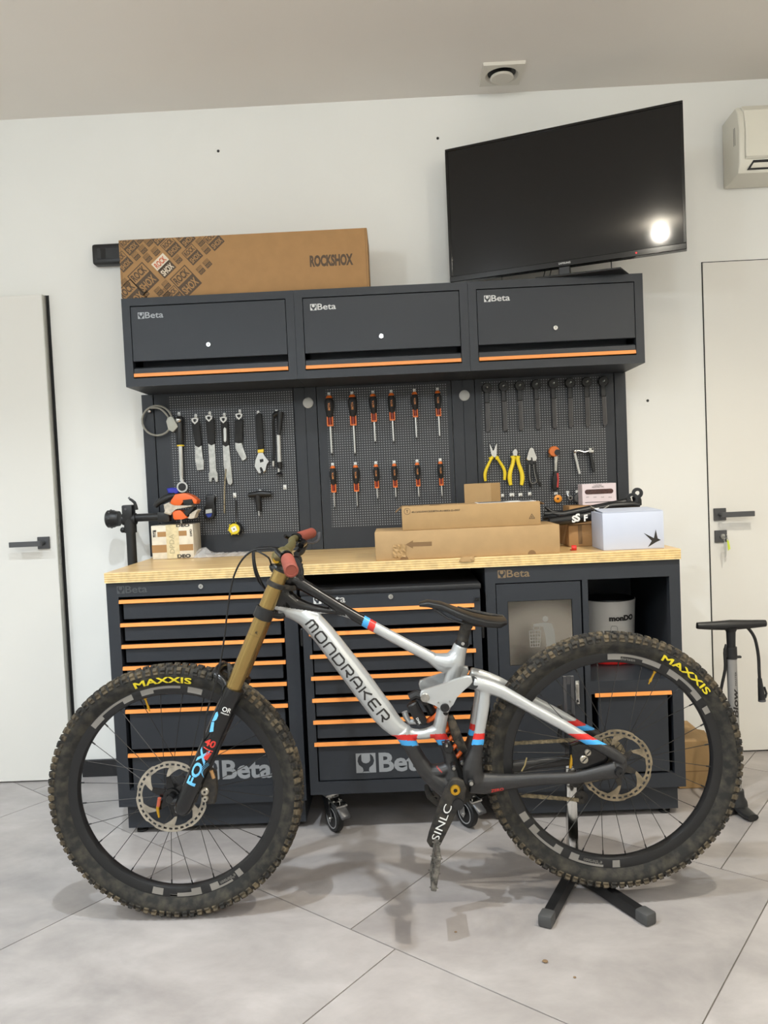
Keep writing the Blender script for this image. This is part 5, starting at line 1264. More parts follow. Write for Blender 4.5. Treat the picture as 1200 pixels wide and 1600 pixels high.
# cartons at the back of the worktop, right
x0, x1 = W(889, 840, -.4).x, W(936, 840, -.4).x; zq = W(900, 820, -.4).z
oc = carton('open_carton', 'brown carton under the black bicycle fork beside the white box', 'box', x0, x1 + .06, -.4, -.21, ZT, zq, M_cardb)
g = G(M_carde); g.box(x0 + .035, x0 + .05, -.4008, -.399, ZT + .01, zq - .002); g.obj('tape_strip', oc)
zr_ = W(900, 790.5, -.17).z; x0b, x1b = W(889, 790, -.17).x, W(966, 790, -.17).x
carton('rear_carton', 'brown carton carrying the small pink-white pack at the back of the worktop', 'box', x0b, x1b, -.17, -.05, ZT, zr_, M_cardb)
yk = -.155; x0, x1 = W(910, 775, yk).x, W(963, 773, yk).x; ztk = W(936, 755.5, yk).z
pk_ = thing('window_pack', 'small pink-white pack with an oval brown window near the panel', 'box', ((x0 + x1) / 2, yk + .04, zr_))
g = G(mat('pink_white_card', (222, 208, 212), .55)); g.box(x0, x1, yk, yk + .075, zr_ + .0005, ztk, .001); g.obj('box', pk_)
q3 = lambda u, v: Vector(W(840 + u / 5.4545, 740 + v / 5.4545, yk - .0006))
g = G(mat('window_brown', (92, 62, 58), .3, var=(300, .4))); a, b = q3(402, 155), q3(645, 150); r = .010; zc_ = (a.z + b.z) / 2
P = [(a.x + r + r * cos(t), yk - .0008, zc_ + r * sin(t)) for t in [PI / 2 + PI * k / 8 for k in range(9)]] + [(b.x - r + r * cos(t), yk - .0008, zc_ + r * sin(t)) for t in [-PI / 2 + PI * k / 8 for k in range(9)]]
g.raw(P, [tuple(range(len(P)))]); g.obj('window', pk_, smooth=0)
g = G(M_ink); p0 = q3(478, 106); g.text('7 x 27.5" INCH', (p0.x, yk - .0008, p0.z), X, Z, w=.032, h=.006); p0 = q3(462, 122); g.text('ASSORTMENT SPEC', (p0.x, yk - .0008, p0.z), X, Z, w=.05, h=.006)
for k in range(4): p0 = q3(412 + k * 64, 205); g.text('AAAA', (p0.x, yk - .0008, p0.z), X, Z, w=.013, h=.004)
g.box(q3(404, 226).x, q3(642, 226).x, yk - .0009, yk - .0006, zr_ + .01, zr_ + .0125); g.obj('print', pk_, smooth=0)['kind'] = 'stuff'

# red cap
p = WZ(898, 860, ZT); g = G(mat('red_plastic', (206, 44, 36), .4)); g.lathe([(0, 0), (.009, 0), (.0095, .002), (.0095, .016), (.007, .018), (.005, .018), (.005, .006), (0, .006)], p + Vector((-.011, 0, .0098)), (1, -.25, 0), n=20); g.box(p.x - .014, p.x - .006, p.y - .004, p.y + .012, ZT + .0006, ZT + .004)
tag(g.obj('red_cap', loc=p), 'small red plastic cap lying on the worktop by the flat carton', 'cap')

# black suspension fork and linkage lying across the cartons
q5 = lambda u, v, Y: W(780 + u / 4.286, 740 + v / 4.286, Y)
ff = thing('spare_fork', 'black suspension fork part with white stickers lying behind the white box', 'bicycle part', q5(520, 300, -.42))
yl = -.415
g = G(M_fork); g.tube([q5(335, 322, yl), q5(480, 305, yl), q5(600, 283, yl), q5(690, 268, yl)], [.017, .02, .021, .02], n=20); a = g.obj('lower_tube', ff)
g = G(M_whitep); 
for u, v, s, body in ((488, 310, .026, 'S'), (510, 304, .030, 'S'), (568, 300, .024, 'F')):
    p = q5(u, v + 20, yl - .0215); g.text(body, p, (q5(600, 283, yl) - q5(480, 305, yl)), Z, h=s, bold=.05)
g.obj('sticker', a, smooth=0, label='white stickers')
g = G(M_chr); d = (q5(690, 268, yl) - q5(600, 283, yl)).normalized(); g.lathe([(.0205, 0), (.0235, .001), (.0235, .006), (.0205, .007)], q5(628, 278, yl), d, n=28); g.obj('chrome_ring', ff, label='chrome collar')
g = G(M_black); y2 = -.33
g.tube([q5(300, 270, y2), q5(430, 275, y2), q5(600, 240, y2), q5(780, 205, y2), q5(880, 185, y2)], [.01, .0145, .0145, .014, .016], n=16); g.tube([q5(300, 300, y2), q5(360, 285, y2 - .03), q5(420, 300, y2 - .05)], [.008, .012, .01], n=10)
g.tube([q5(310, 225, y2), q5(350, 255, y2), q5(430, 270, y2)], [.006, .008, .008], n=10); g.obj('upper_tube', ff)
g = G(M_black); g.tube([q5(640, 235, y2 - .03), q5(760, 215, y2 - .03), q5(900, 205, y2 - .03), q5(940, 215, y2 - .03)], [.008, .013, .012, .009], n=12)
for u, v, r, rin in ((925, 130, .0205, .0085), (893, 168, .022, .011)): g.lathe([(rin, -.014), (r, -.014), (r, .014), (rin, .014)], q5(u, v, y2 - .01), (.25, 1, 0), n=24, closed=True)
g.tube([q5(915, 150, y2), q5(925, 185, y2), q5(935, 215, y2)], [.016, .017, .012], n=12); g.obj('linkage', ff)
g = G(M_steel); g.tube([q5(610, 215, y2 - .05), q5(625, 230, y2 - .05), q5(655, 236, y2 - .05), q5(670, 232, y2 - .05)], .0028, n=8, smooth=1); g.tube([q5(690, 240, y2 - .05), q5(735, 215, y2 - .05)], .002, n=6); g.obj('cable_clip', ff)

# open compartment: white bucket
u0, u1 = W(911, 950, -.5).x, W(991, 960, -.5).x; cx = (u0 + u1) / 2; r = (u1 - u0) / 2; zt5 = W(950, 938, -.5).z; cb = Vector((cx, -.5 + r + .01, zo0))
cb.y = -.60 + r + .0
fy = WZ(953, 1039.5, zo0).y
for _ in range(3): cb.y = fy + r * .9; u0, u1 = W(911, 950, cb.y).x, W(991.5, 960, cb.y).x; cb.x = (u0 + u1) / 2; r = (u1 - u0) / 2
zt5 = W(950, 941, cb.y - r).z
bk = thing('bucket', 'white bucket with black lettering and a red base ring in the open compartment', 'bucket', cb)
g = G(mat('bucket_white', (206, 202, 196), .4)); g.lathe([(0, .022), (r * .9, .022), (r * .9, .03), (r, zt5 - zo0 - .01), (r + .002, zt5 - zo0), (r - .004, zt5 - zo0), (r * .9, .04), (0, .035)], cb, Z, n=48)
g.obj('shell', bk)
g = G(mat('bucket_red', (206, 40, 38), .35)); g.lathe([(0, .001), (r * .9, .001), (r * .92, .006), (r * .92, .02), (r * .9, .024), (0, .024)], cb, Z, n=48); g.obj('base_ring', bk, label='red base ring')
g = G(M_black); hh = zt5 - zo0; g.lathe([(0, hh + .012), (r * .5, hh + .011), (r * .96, hh + .004), (r * .98, hh - .002), (0, hh - .003)], cb, Z, n=48); g.obj('lid', bk, label='black lid')
g = G(M_ink); V, F = tw('monDO', .105, .022, .06); zl = W(960, 971, cb.y - r).z; xc_ = W(952, 965, cb.y - r).x - cb.x; rk = r * .985 + .0012
a0 = math.asin(max(-1, min(1, xc_ / rk)))
g.raw([(cb.x + rk * sin(a0 + x / rk), cb.y - rk * cos(a0 + x / rk), zl + y) for x, y in V], F); g.obj('lettering', bk, smooth=0)
g = G(M_handle); rk -= .0004; P = []
x_ = [(0, 0), (0, .028), (.004, .034), (.02, .034), (.024, .028), (.024, 0)]
for (a, b), (c_, d_) in zip(x_[:-1], x_[1:]):
    pts = [(cb.x + rk * sin(a0 + .006 / rk + s_ / rk), cb.y - rk * cos(a0 + .006 / rk + s_ / rk), zl - .052 + h_) for s_, h_ in ((a, b), (c_, d_))]; g.tube(pts, .0006, n=4)
g.obj('tab_outline', bk)

# carton on the floor right of the cabinets
x0, x1 = 1.09, 1.2
fb_ = thing('floor_carton', 'brown carton with an open flap on the floor beside the right cabinet', 'box', (1.14, -.3, 0)); ztf = W(1090, 1158, -.37).z
g = G(M_card); g.box(1.07, 1.2, -.37, -.12, .0005, ztf, .002); g.obj('box', fb_)
g = G(M_cardl); g.prism([(1.072, -.366, ztf), (1.2, -.366, ztf - .0005), (1.185, -.34, ztf + .03), (1.15, -.33, ztf + .035), (1.135, -.325, ztf + .055), (1.072, -.325, ztf + .058)], (0, .003, 0)); g.obj('flap', fb_)
g = G(M_carde); g.box(1.071, 1.199, -.3708, -.3695, ztf * .36, ztf * .372); g.obj('fold_line', fb_)

# taped parcel under the repair clamp
qa = lambda u, v, Y: W(160 + u / 7.0588, 740 + v / 7.0588, Y)
yt = -.185; x0, x1 = qa(540, 700, yt).x, qa(1003, 700, yt).x; ztt = (qa(540, 575, yt).z + qa(1000, 560, yt).z) / 2
M_tapew = mat('cream_tape', (226, 216, 196), .3, var=(40, .06)); M_tapec = mat('yellowed_tape', (222, 206, 164), .3, var=(60, .08))
tb = thing('taped_parcel', 'small brown parcel wound in cream printed tape on the left of the worktop', 'box', ((x0 + x1) / 2, yt + .06, ZT))
g = G(M_tapew); g.box(x0, x1, yt, yt + .12, ZT + .0005, ztt, .003, 2); g.obj('box', tb)
g = G(M_cardb)
for a, b, c_, d_ in ((608, 640, 706, 700), (836, 628, 928, 688), (550, 784, 712, 876), (850, 776, 1000, 852)):
    p, p2 = qa(a, d_, yt), qa(c_, b, yt); g.box(p.x, min(p2.x, x1 - .001), yt - .0006, yt + .001, max(p.z, ZT + .004), p2.z)
g.obj('bare_cardboard', tb, smooth=0)
g = G(M_tapec); p, p2 = qa(715, 900, yt), qa(838, 600, yt); g.box(p.x, p2.x, yt - .0012, yt + .001, ZT + .002, ztt - .001); g.box(p.x, p2.x, yt - .001, yt + .1, ztt - .001, ztt + .0008); g.obj('tape', tb, smooth=0)
g = G(M_ink)
for body, u, v, w_, h_, up_, rt_ in (('DEO', 830, 932, .055, .015, Z, X), ('DEO', 815, 590, .055, .012, Z, X), ('IST', 560, 705, .014, .03, Z, X)): p = qa(u, v, yt); g.text(body, (p.x, yt - .0016, max(p.z, ZT + .003)), rt_, up_, w=w_, h=h_, bold=.04)
p = qa(990, 690, yt); g.text('DPD', (p.x, yt - .0016, p.z), Z, -X, w=.03, h=.008, bold=.03); p = qa(800, 880, yt)
g.use(mat('faint_print', (176, 164, 130), .4)).text('DPDA', (p.x, yt - .0016, p.z), Z, -X, w=.08, h=.02, bold=.02); g.obj('print', tb, smooth=0)['kind'] = 'stuff'

# clear plastic bag flat on the worktop
def bag():
    m = bpy.data.materials.new('clear_film'); m.use_nodes = True; b = m.node_tree.nodes['Principled BSDF']; b.inputs['Base Color'].default_value = (.9, .9, .9, 1); b.inputs['Roughness'].default_value = .12; b.inputs['Alpha'].default_value = .42
    g = G(m); a, b_ = WZ(319, 866, ZT), WZ(404, 860, ZT); rnd = random.Random(9); nx, ny = 22, 7; P = []
    for i in range(nx + 1):
        for j in range(ny + 1):
            t = i / nx; h = (.03 * math.exp(-((t - .12) / .12) ** 2) + .012) * sin(PI * min(1, max(0, j / ny))) * rnd.uniform(.6, 1.1); P.append((a.x + (b_.x - a.x) * t + rnd.uniform(-.003, .003), -.19 + .13 * j / ny + rnd.uniform(-.006, .006), ZT + .001 + h))
    g.raw(P, [(i * (ny + 1) + j, i * (ny + 1) + j + 1, (i + 1) * (ny + 1) + j + 1, (i + 1) * (ny + 1) + j) for i in range(nx) for j in range(ny)])
    tag(g.obj('plastic_bag', loc=(a.x + .1, -.14, ZT), smooth=0), 'crumpled clear plastic bag lying flat on the worktop by the parcel', 'bag')
bag()

# mud crumbs on the tiles
for (u, v, s), lb in zip(((852, 1504, .006), (898, 1528, .003), (712, 1457, .003)), ('brown mud crumb on the bare tiles in front of the stand', 'small mud crumb right of the larger crumb on the tiles', 'small mud crumb on the floor below the pedal')):
    p = WZ(u, v); g = G(mat('mud_crumb', (128, 104, 76), .9)); rnd = random.Random(u); g.ball(p + Z * s * .62, s, n=8, sc=(1.3, 1, .6))
    for v_ in g.bm.verts: v_.co += Vector((rnd.uniform(-1, 1), rnd.uniform(-1, 1), rnd.uniform(-.2, .2))) * s * .18
    tag(g.obj('mud_crumb', loc=p, smooth=0), lb, 'mud crumb', 'mud crumbs on the floor')

# ================================================================= television on the wall cabinets
ta, tb_ = Vector((.2845, -.13, 0)), Vector((1.1285, -.45, 0)); tw_ = (tb_ - ta).length; ang = math.atan2(tb_.y - ta.y, tb_.x - ta.x)
tz0, tz1 = 2.0385, 2.5735
tv_ = thing('television', 'black flat television on a stand, turned on top of the right wall cabinet', 'television', ((ta.x + tb_.x) / 2, (ta.y + tb_.y) / 2, ZC1), rot=(0, 0, ang))
w2 = tw_ / 2; a0, a1 = tz0 - ZC1, tz1 - ZC1
M_scr = mat('tv_screen', (9, 9, 10), .07, spec=.5); M_bez = mat('tv_bezel', (8, 8, 9), .12)
g = G(M_bez); bz = .011
g.box(-w2, w2, 0, .034, a0, a0 + .024, .002); g.box(-w2, w2, 0, .034, a1 - bz, a1, .002); g.box(-w2, -w2 + bz, 0, .034, a0 + .024, a1 - bz, .001); g.box(w2 - bz, w2, 0, .034, a0 + .024, a1 - bz, .001)
g.obj('bezel', tv_, local=True)
g = G(M_scr); g.box(-w2 + bz, w2 - bz, .003, .03, a0 + .024, a1 - bz); g.obj('screen', tv_, local=True)
g = G(M_black); g.box(-w2 + .06, w2 - .06, .034, .07, a0 + .05, a1 - .12, .012, 2); g.obj('rear_housing', tv_, local=True)
g = G(M_whitep); g.text('SAMSUNG', (-.012, -.0008, a0 + .009), X, Z, w=.045, h=.0075, bold=.02); g.obj('lettering', tv_, local=True, smooth=0)
m = mat('red_led', (255, 40, 40), .4, emit=4); g = G(m); g.ball((.275, -.001, a0 + .012), .0025, n=8); g.obj('standby_light', tv_, local=True)
g = G(M_black); g.box(-.014, .03, .006, .03, .006, a0 + .01, .003); g.obj('neck', tv_, local=True)
g = G(M_black); g.prism([(-.1, -.03, .0005), (.22, -.01, .0005), (.24, .1, .0005), (-.1, .13, .0005)], (0, 0, .008), .003); g.obj('stand_base', tv_, local=True)
g = G(M_black); g.tube([(-.06, .05, .01), (-.04, .05, a0 + .04)], .002, n=6); g.tube([(-.085, .05, .01), (-.06, .05, a0 + .05)], .002, n=6); g.tube([(.18, .05, .0), (.18, .05, a0 + .06)], .002, n=6); g.tube([(-.25, .06, .0), (-.25, .06, a0 + .06)], .0015, n=6); g.obj('cable', tv_, local=True)
# ================================================================= tools on the perforated panels
PANEL = [o for o in C.objects if o.name.startswith('pegboard')]
M_hook = mat('hook_white', (222, 222, 218), .4)
def k1(x, y, d=.0): return W(200 + x / 4.2857, 600 + y / 4.2857, YP - d)
def k2(x, y, d=.0): return W(470 + x / 4.2857, 590 + y / 4.2857, YP - d)
def k3(x, y, d=.0): return W(720 + x / 4.138, 570 + y / 4.138, YP - d)
def hook(p, what, w=.0105, h=.018):
    p = Vector((p.x, YP - .0008, p.z)); g = G(M_hook); g.box(p.x - w / 2, p.x + w / 2, p.y - .0025, p.y - .0002, p.z - h * .5, p.z + h * .5, .0008)
    g.tube([(p.x, p.y - .002, p.z - h * .25), (p.x, p.y - .014, p.z - h * .3), (p.x, p.y - .02, p.z - h * .1), (p.x, p.y - .02, p.z + h * .1)], .0022, n=6)
    return tag(g.obj('tool_hook', loc=p), 'small white hook ' + what, 'hook', 'white hooks on the pegboards')
def plate(g, pts, k, d, t, bev=.0012, seg=1): g.prism([k(x, y, d) for x, y in pts], (0, t, 0), bev, seg)

# --- coiled grey cable with a plug, on a chrome hook
c = k1(195, 245, .026); cb_ = thing('coiled_cable', 'grey coiled cable with a plug hanging at the left panel edge', 'cable', c)
M_gcab = mat('grey_cable', (150, 148, 138), .5); g = G(M_gcab); R_ = .0235 * 1.02 * 2.7 / 2.7
rr = 98 / 4.2857 * (3.31 / FPX)
g.tube([(c.x + rr * 1.02 * cos(2 * PI * k / 40), c.y - .002 * (k % 2), c.z + rr * sin(2 * PI * k / 40)) for k in range(40)], .0042, n=8, closed=True)
g.tube([k1(150, 160, .03), k1(215, 165, .028), k1(265, 215, .026), k1(278, 245, .024)], .0042, n=8, smooth=2); g.obj('coil', cb_)
g = G(mat('grey_plug', (186, 186, 176), .45)); plate(g, [(262, 228), (285, 214), (300, 222), (336, 285), (300, 322), (268, 306), (254, 250)], k1, .034, .016, .004, 2); g.obj('plug', cb_)
g = G(M_chr); p = k1(152, 183, 0); g.ball((p.x, YP - .0145, p.z), .0095, n=14); g.cyl((p.x, YP - .008, p.z), (p.x, YP - .0042, p.z), .005, n=10); tag(g.obj('knob_hook', loc=p), 'chrome knob hook behind the coiled grey cable', 'hook')

# --- torque wrench
r = thing('torque_wrench', 'long chrome torque wrench with black grip, at the left of the panel', 'wrench', k1(345, 215, .02))
g = G(M_black); a, b = k1(346, 215, .018), k1(352, 408, .018); d = (b - a).normalized(); L = (b - a).length
g.lathe([(0, 0), (.012, .001), (.0155, .01), (.0155, L * .6), (.0165, L * .92), (.0145, L), (0, L)], a, d, n=20); g.obj('grip', r)
g = G(M_chr); g.ball(k1(340, 240, .03), .014, n=14); g.obj('end_knob', r)
g = G(mat('tool_yellow', (230, 196, 52), .4)); g.lathe([(0, 0), (.0155, 0), (.0155, .006), (0, .006)], b, d, n=20); g.obj('collar', r, label='yellow collar')
g = G(M_chr); b2 = k1(363, 640, .018); g.lathe([(.0105, 0), (.0105, .12), (.0085, .135), (.0095, (b2 - b).length)], b + d * .006, d, n=18); h = k1(366, 690, .018)
g.lathe([(.013, -.008), (.0235, -.008), (.0235, .008), (.013, .008)], h, (0, 1, 0), n=28, closed=True); g.cyl(b2, h - d * .015, .009, n=12); g.obj('shaft', r)
g = G(M_black); g.cyl(h - Yv * .01, h + Yv * .01, .0165, n=20); g.obj('ratchet_head', r)
hook(k1(343, 202), 'holding the torque wrench')

# --- four flat freewheel tools with black handles and white hanging tabs
def flat_tool(name, label, cat, handle, blade, tab, extra=None):
    r = thing(name, label, cat, k1(*tab, .015))
    g = G(M_steel); plate(g, blade, k1, .012, .004, .0008); g.obj('blade', r, label='flat steel blade')
    g = G(M_rub); plate(g, handle, k1, .018, .014, .0035, 2); g.obj('grip', r)
    x, y = tab; g = G(M_hook); P = [(x - 24, y - 12), (x, y + 4 - 22), (x + 24, y - 12), (x + 20, y + 8), (x, y + 27), (x - 20, y + 8)]; Q = [(x + (a - x) * .52, y + (b_ - y) * .52) for a, b_ in P]
    n = len(P); A = [k1(a, b_, .0195) for a, b_ in P]; Bq = [k1(a, b_, .0195) for a, b_ in Q]; V = A + Bq + [p + Yv * .003 for p in A] + [p + Yv * .003 for p in Bq]; F = []
    for i in range(n): j = (i + 1) % n; F += [(i, j, n + j, n + i), (i, 2 * n + i, 2 * n + j, j), (n + i, n + j, 3 * n + j, 3 * n + i)]
    g.raw(V, F); g.obj('hanging_tab', r)
    hook(k1(x + 8, y - 28), 'holding the ' + label.split(' with')[0])
    return r
flat_tool('cassette_tool', 'short stepped paddle-bladed flat steel tool with black grip', 'bicycle tool', [(425, 262), (478, 255), (492, 410), (470, 424), (447, 412)], [(447, 412), (492, 408), (500, 500), (508, 510), (508, 575), (462, 579), (450, 510)], (447, 243))
flat_tool('cone_spanner', 'long flat spanner with an open jaw at its foot and black grip', 'spanner', [(516, 240), (575, 232), (581, 398), (556, 411), (534, 398)], [(536, 398), (581, 396), (590, 583), (601, 600), (601, 655), (584, 656), (578, 626), (562, 626), (560, 656), (543, 653), (539, 600), (548, 585)], (541, 226))
cw = flat_tool('chain_whip', 'flat chain whip tool with a dangling chain and slotted black grip', 'bicycle tool', [(617, 258), (668, 252), (676, 406), (652, 419), (631, 406)], [(634, 408), (676, 404), (701, 660), (686, 679), (670, 668), (648, 590), (640, 540)], (638, 236))
g = G(M_silverpl); plate(g, [(638, 300), (646, 289), (658, 298), (659, 380), (650, 390), (641, 382)], k1, .0195, .003); g.obj('grip_inlay', cw)
g = G(M_chain)
for k in range(22): p = k1(655 - min(10, k) * 1.0, 575 + k * 13.5, .014); g.obox(p + Yv * (.002 if k % 2 else 0), Z * .0042, X * .0028, Yv * .0015)
g.obj('chain', cw, smooth=0)
flat_tool('bent_lever', 'short bent fork-tipped flat steel tool with black grip', 'bicycle tool', [(711, 245), (768, 238), (766, 392), (741, 397), (714, 392)], [(716, 392), (760, 390), (772, 430), (796, 494), (782, 505), (768, 516), (752, 490), (718, 430)], (742, 213))

# --- adjustable wrench
r = thing('adjustable_wrench', 'chrome adjustable wrench with black handle and yellow collar', 'wrench', k1(872, 200, .015))
g = G(M_rub); plate(g, [(852, 210), (872, 192), (893, 200), (900, 300), (908, 435), (868, 440), (860, 350)], k1, .022, .016, .004, 2); g.obj('grip', r)
g = G(mat('tool_yellow', (230, 196, 52), .4)); plate(g, [(868, 440), (908, 435), (906, 458), (868, 460)], k1, .021, .014, .001); g.obj('collar', r, label='yellow collar')
g = G(M_chr); plate(g, [(869, 460), (905, 457), (914, 488), (948, 518), (926, 536), (923, 578), (906, 597), (903, 566), (893, 552), (878, 560), (895, 602), (871, 597), (845, 552), (851, 508), (866, 488)], k1, .019, .011, .002); hd2 = g.obj('jaw_head', r)
g = G(M_dark); plate(g, [(880, 505), (906, 500), (908, 520), (884, 528)], k1, .0196, .002); g.obj('thumb_wheel', hd2)
hook(k1(872, 194), 'holding the adjustable wrench')
# --- shock pump
r = thing('shock_pump', 'slim black and silver hand pump with a hose, right of the adjustable wrench', 'pump', k1(1010, 190, .02))
g = G(M_black); a, b = k1(1020, 186, .024), k1(1014, 305, .024); g.cyl(a, b, .0135, .010, n=16); g.cyl(b, k1(1010, 342, .024), .007, n=12); g.tube([k1(972, 215, .02), k1(990, 196, .024), k1(1015, 192, .024)], [.007, .009, .009], n=10); g.obj('handle', r)
g = G(M_silverpl); g.cyl(k1(1008, 340, .02), k1(1014, 525, .02), .0085, n=16); g.cyl(k1(1008, 560, .02), k1(1010, 592, .02), .004, n=10); g.obj('barrel', r, label='silver barrel')
g = G(M_black); g.cyl(k1(1014, 522, .02), k1(1018, 565, .02), .0125, .009, n=16); g.lathe([(0, 0), (.006, 0), (.0155, .01), (.0155, .013), (0, .013)], k1(1014, 590, .02), (0, 0, -1), n=18); g.obj('foot_valve', r)
g = G(M_rub); g.tube([k1(980, 205, .018), k1(970, 260, .016), k1(974, 400, .016), k1(974, 520, .016)], .0055, n=8, smooth=1); g.obj('hose', r)
g = G(M_steel); g.cyl(k1(974, 515, .016), k1(974, 552, .016), .0068, n=12); g.obj('hose_end', r)
hook(k1(995, 186), 'holding the slim hand pump')
hook(k1(1051, 690), 'left empty, right of the T-handled hex key', .014, .02)
# --- digital gauge
r = thing('tyre_gauge', 'black digital tyre gauge with a small screen below the cassette tools', 'gauge', k1(550, 760, .02))
g = G(M_black); plate(g, [(518, 745), (578, 742), (584, 765), (568, 785), (580, 840), (584, 870), (572, 898), (545, 908), (515, 900), (500, 875), (502, 848), (520, 800), (528, 775), (518, 765)], k1, .028, .022, .005, 2); g.obj('body', r)
g = G(mat('lcd_grey', (196, 200, 196), .3)); plate(g, [(520, 842), (560, 836), (563, 862), (520, 868)], k1, .0288, .002, .0); g.obj('display', r)
g = G(mat('blue_button', (40, 62, 150), .4)); plate(g, [(520, 872), (562, 866), (556, 888), (535, 894)], k1, .0288, .002, .0); g.obj('button', r, label='blue button')
hook(k1(580, 755), 'holding the digital tyre gauge')
# --- tape measure
r = thing('tape_measure', 'yellow and black tape measure hanging from a cord', 'tape measure', k1(718, 960, .02))
c = k1(715, 970, .02); g = G(M_black); g.lathe([(0, -.012), (.024, -.012), (.0275, -.006), (.0275, .01), (0, .01)], k1(722, 968, .02), (0, 1, 0), n=28); g.tube([k1(722, 775, .014), k1(724, 850, .012), k1(722, 905, .016)], .0028, n=8); g.box(k1(775, 985).x - .004, k1(775, 985).x + .004, c.y - .006, c.y + .006, c.z - .012, c.z - .002, .001); g.obj('case', r)
M_ty = mat('tape_yellow', (226, 202, 40), .4); g = G(M_ty); g.lathe([(0, -.0145), (.0215, -.0145), (.0235, -.012), (.0235, -.010)], c - Yv * .001, (0, 1, 0), n=28)
for a in (.4, 1.3, 2.4, 3.3, 4.2, 5.3): p = c + Vector((.0265 * cos(a), -.008, .0265 * sin(a))); g.ball(p, .0032, n=8)
g.obj('yellow_face', r)
g = G(M_whitep); p = c - Yv * .0162; g.obox(p, Vector((.01, 0, .004)), Yv * .0004, Vector((-.004, 0, .01))); g.use(M_ink).obox(p - Yv * .0005, Vector((.0025, 0, .001)), Yv * .0003, Vector((-.001, 0, .0025))); g.obj('sticker', r, smooth=0)
hook(k1(715, 745), 'holding the yellow tape measure', .014, .02)
# --- T-handle hex key
r = thing('hex_key', 'black T-handled hex key hanging on the left panel', 'hex key', k1(880, 740, .02))
g = G(M_black); g.tube([k1(804, 744, .022), k1(825, 742, .022), k1(880, 735, .022), k1(935, 736, .022), k1(960, 736, .022)], [.007, .0105, .014, .012, .010], n=14, smooth=1); g.cyl(k1(870, 745, .02), k1(876, 850, .02), .0145, .011, n=16); g.obj('handle', r)
g = G(M_chr); g.cyl(k1(876, 848, .02), k1(878, 884, .02), .0042, n=6); g.obj('bit', r)
hook(k1(885, 722), 'holding the T-handled hex key')
# --- blue clip
p = k1(298, 714, .012); g = G(mat('clip_blue', (48, 52, 170), .4)); plate(g, [(258, 700), (290, 694), (336, 698), (338, 728), (312, 738), (300, 726), (268, 733)], k1, .022, .018, .003)
tag(g.obj('blue_clip', loc=p), 'dark blue plastic clip behind the orange repair clamp', 'clip')

# --- screwdrivers
M_so = mat('screwdriver_orange', (226, 112, 40), .4); M_sr = mat('screwdriver_red', (120, 34, 20), .4)
def screwdriver(label, tx, ty, bx, fe, se, w):
    a = k2(tx, ty + 8, .018); L1 = a.z - k2(tx, fe, .018).z; L2 = a.z - k2(tx, se, .018).z; dx = (k2(bx, se, .018).x - a.x) / L2
    t = Vector((dx, 0, -1)).normalized(); sc = w / 4.2857 * (3.3 / FPX) / 2
    r = thing('screwdriver', label, 'screwdriver', a, 'screwdrivers on the middle panel')
    hl = L1 * .72; g = G(M_rub)
    g.lathe([(0, .006), (sc * .62, .008), (sc * .92, .02), (sc, hl * .3), (sc * .96, hl * .55), (sc * .6, hl * .98), (sc * .55, hl), (0, hl)], a, t, n=14); g.obj('handle', r)
    g = G(M_so); g.lathe([(0, -.001), (sc * .45, -.001), (sc * .62, .003), (sc * .74, .008), (sc * .6, .011), (0, .011)], a, t, n=14); g.obj('end_cap', r)
    f0, f1 = a + t * (hl * .96), a + t * L1; ww = sc * .56
    g = G(M_sr); g.lathe([(0, 0), (sc * .48, 0), (sc * .44, L1 - hl), (0, L1 - hl)], a + t * hl, t, n=10); fr_ = g.obj('ferrule', r, label='dark red core')
    g = G(M_so)
    for s in (-1, 1): g.obox((f0 + f1) / 2 + X * (s * ww), X * (sc * .12), Yv * (sc * .4), t * ((f1 - f0).length / 2), .0006)
    g.obox(f1 - t * .002, X * ww, Yv * (sc * .45), t * .003, .0006); g.obj('ferrule_frame', r, label='orange frame')
    sr = max(.0022, sc * .22); g = G(M_chr); g.cyl(f1, a + t * (L2 - .008), sr, n=10); g.obj('shaft', r)
    g = G(M_black); g.cyl(a + t * (L2 - .012), a + t * L2, sr * 1.08, sr * .5, n=8); g.obj('tip', r)
    g = G(M_org); g.text('BETA', a + t * (hl * .68) - Yv * (sc * 1.01) + X * (sc * .2), -t, -X, w=hl * .34, h=sc * .42); g.obj('lettering', r, smooth=0)
    hook(k2(tx, ty - 2), 'holding the ' + label.split(', ')[1].replace(' from', ' screwdriver from'), .012, .016)
ordn = ['first', 'second', 'third', 'fourth', 'fifth', 'sixth']
for k, (x, y, bx, fe, se, w) in enumerate(((188, 115, 208, 325, 520, 62), (343, 108, 364, 320, 520, 62), (482, 103, 499, 295, 440, 55), (605, 98, 622, 287, 440, 54), (760, 90, 776, 265, 415, 50), (915, 82, 931, 258, 405, 50))):
    screwdriver('%s black and orange screwdriver, %s from the left in the upper row' % (('long thick', 'long thick', 'medium', 'medium', 'slim', 'slim')[k], ordn[k]), x, y, bx, fe, se, w)
for k, (x, y, bx, fe, se, w) in enumerate(((213, 585, 228, 768, 880, 48), (366, 580, 380, 762, 875, 48), (502, 575, 515, 740, 822, 42), (625, 570, 638, 735, 815, 42), (778, 563, 792, 728, 810, 40), (933, 555, 947, 722, 805, 40))):
    screwdriver('%s black and orange screwdriver, %s from the left in the lower row' % (('stout short', 'stout short', 'short', 'short', 'thin short', 'thin short')[k], ordn[k]), x, y, bx, fe, se, w)

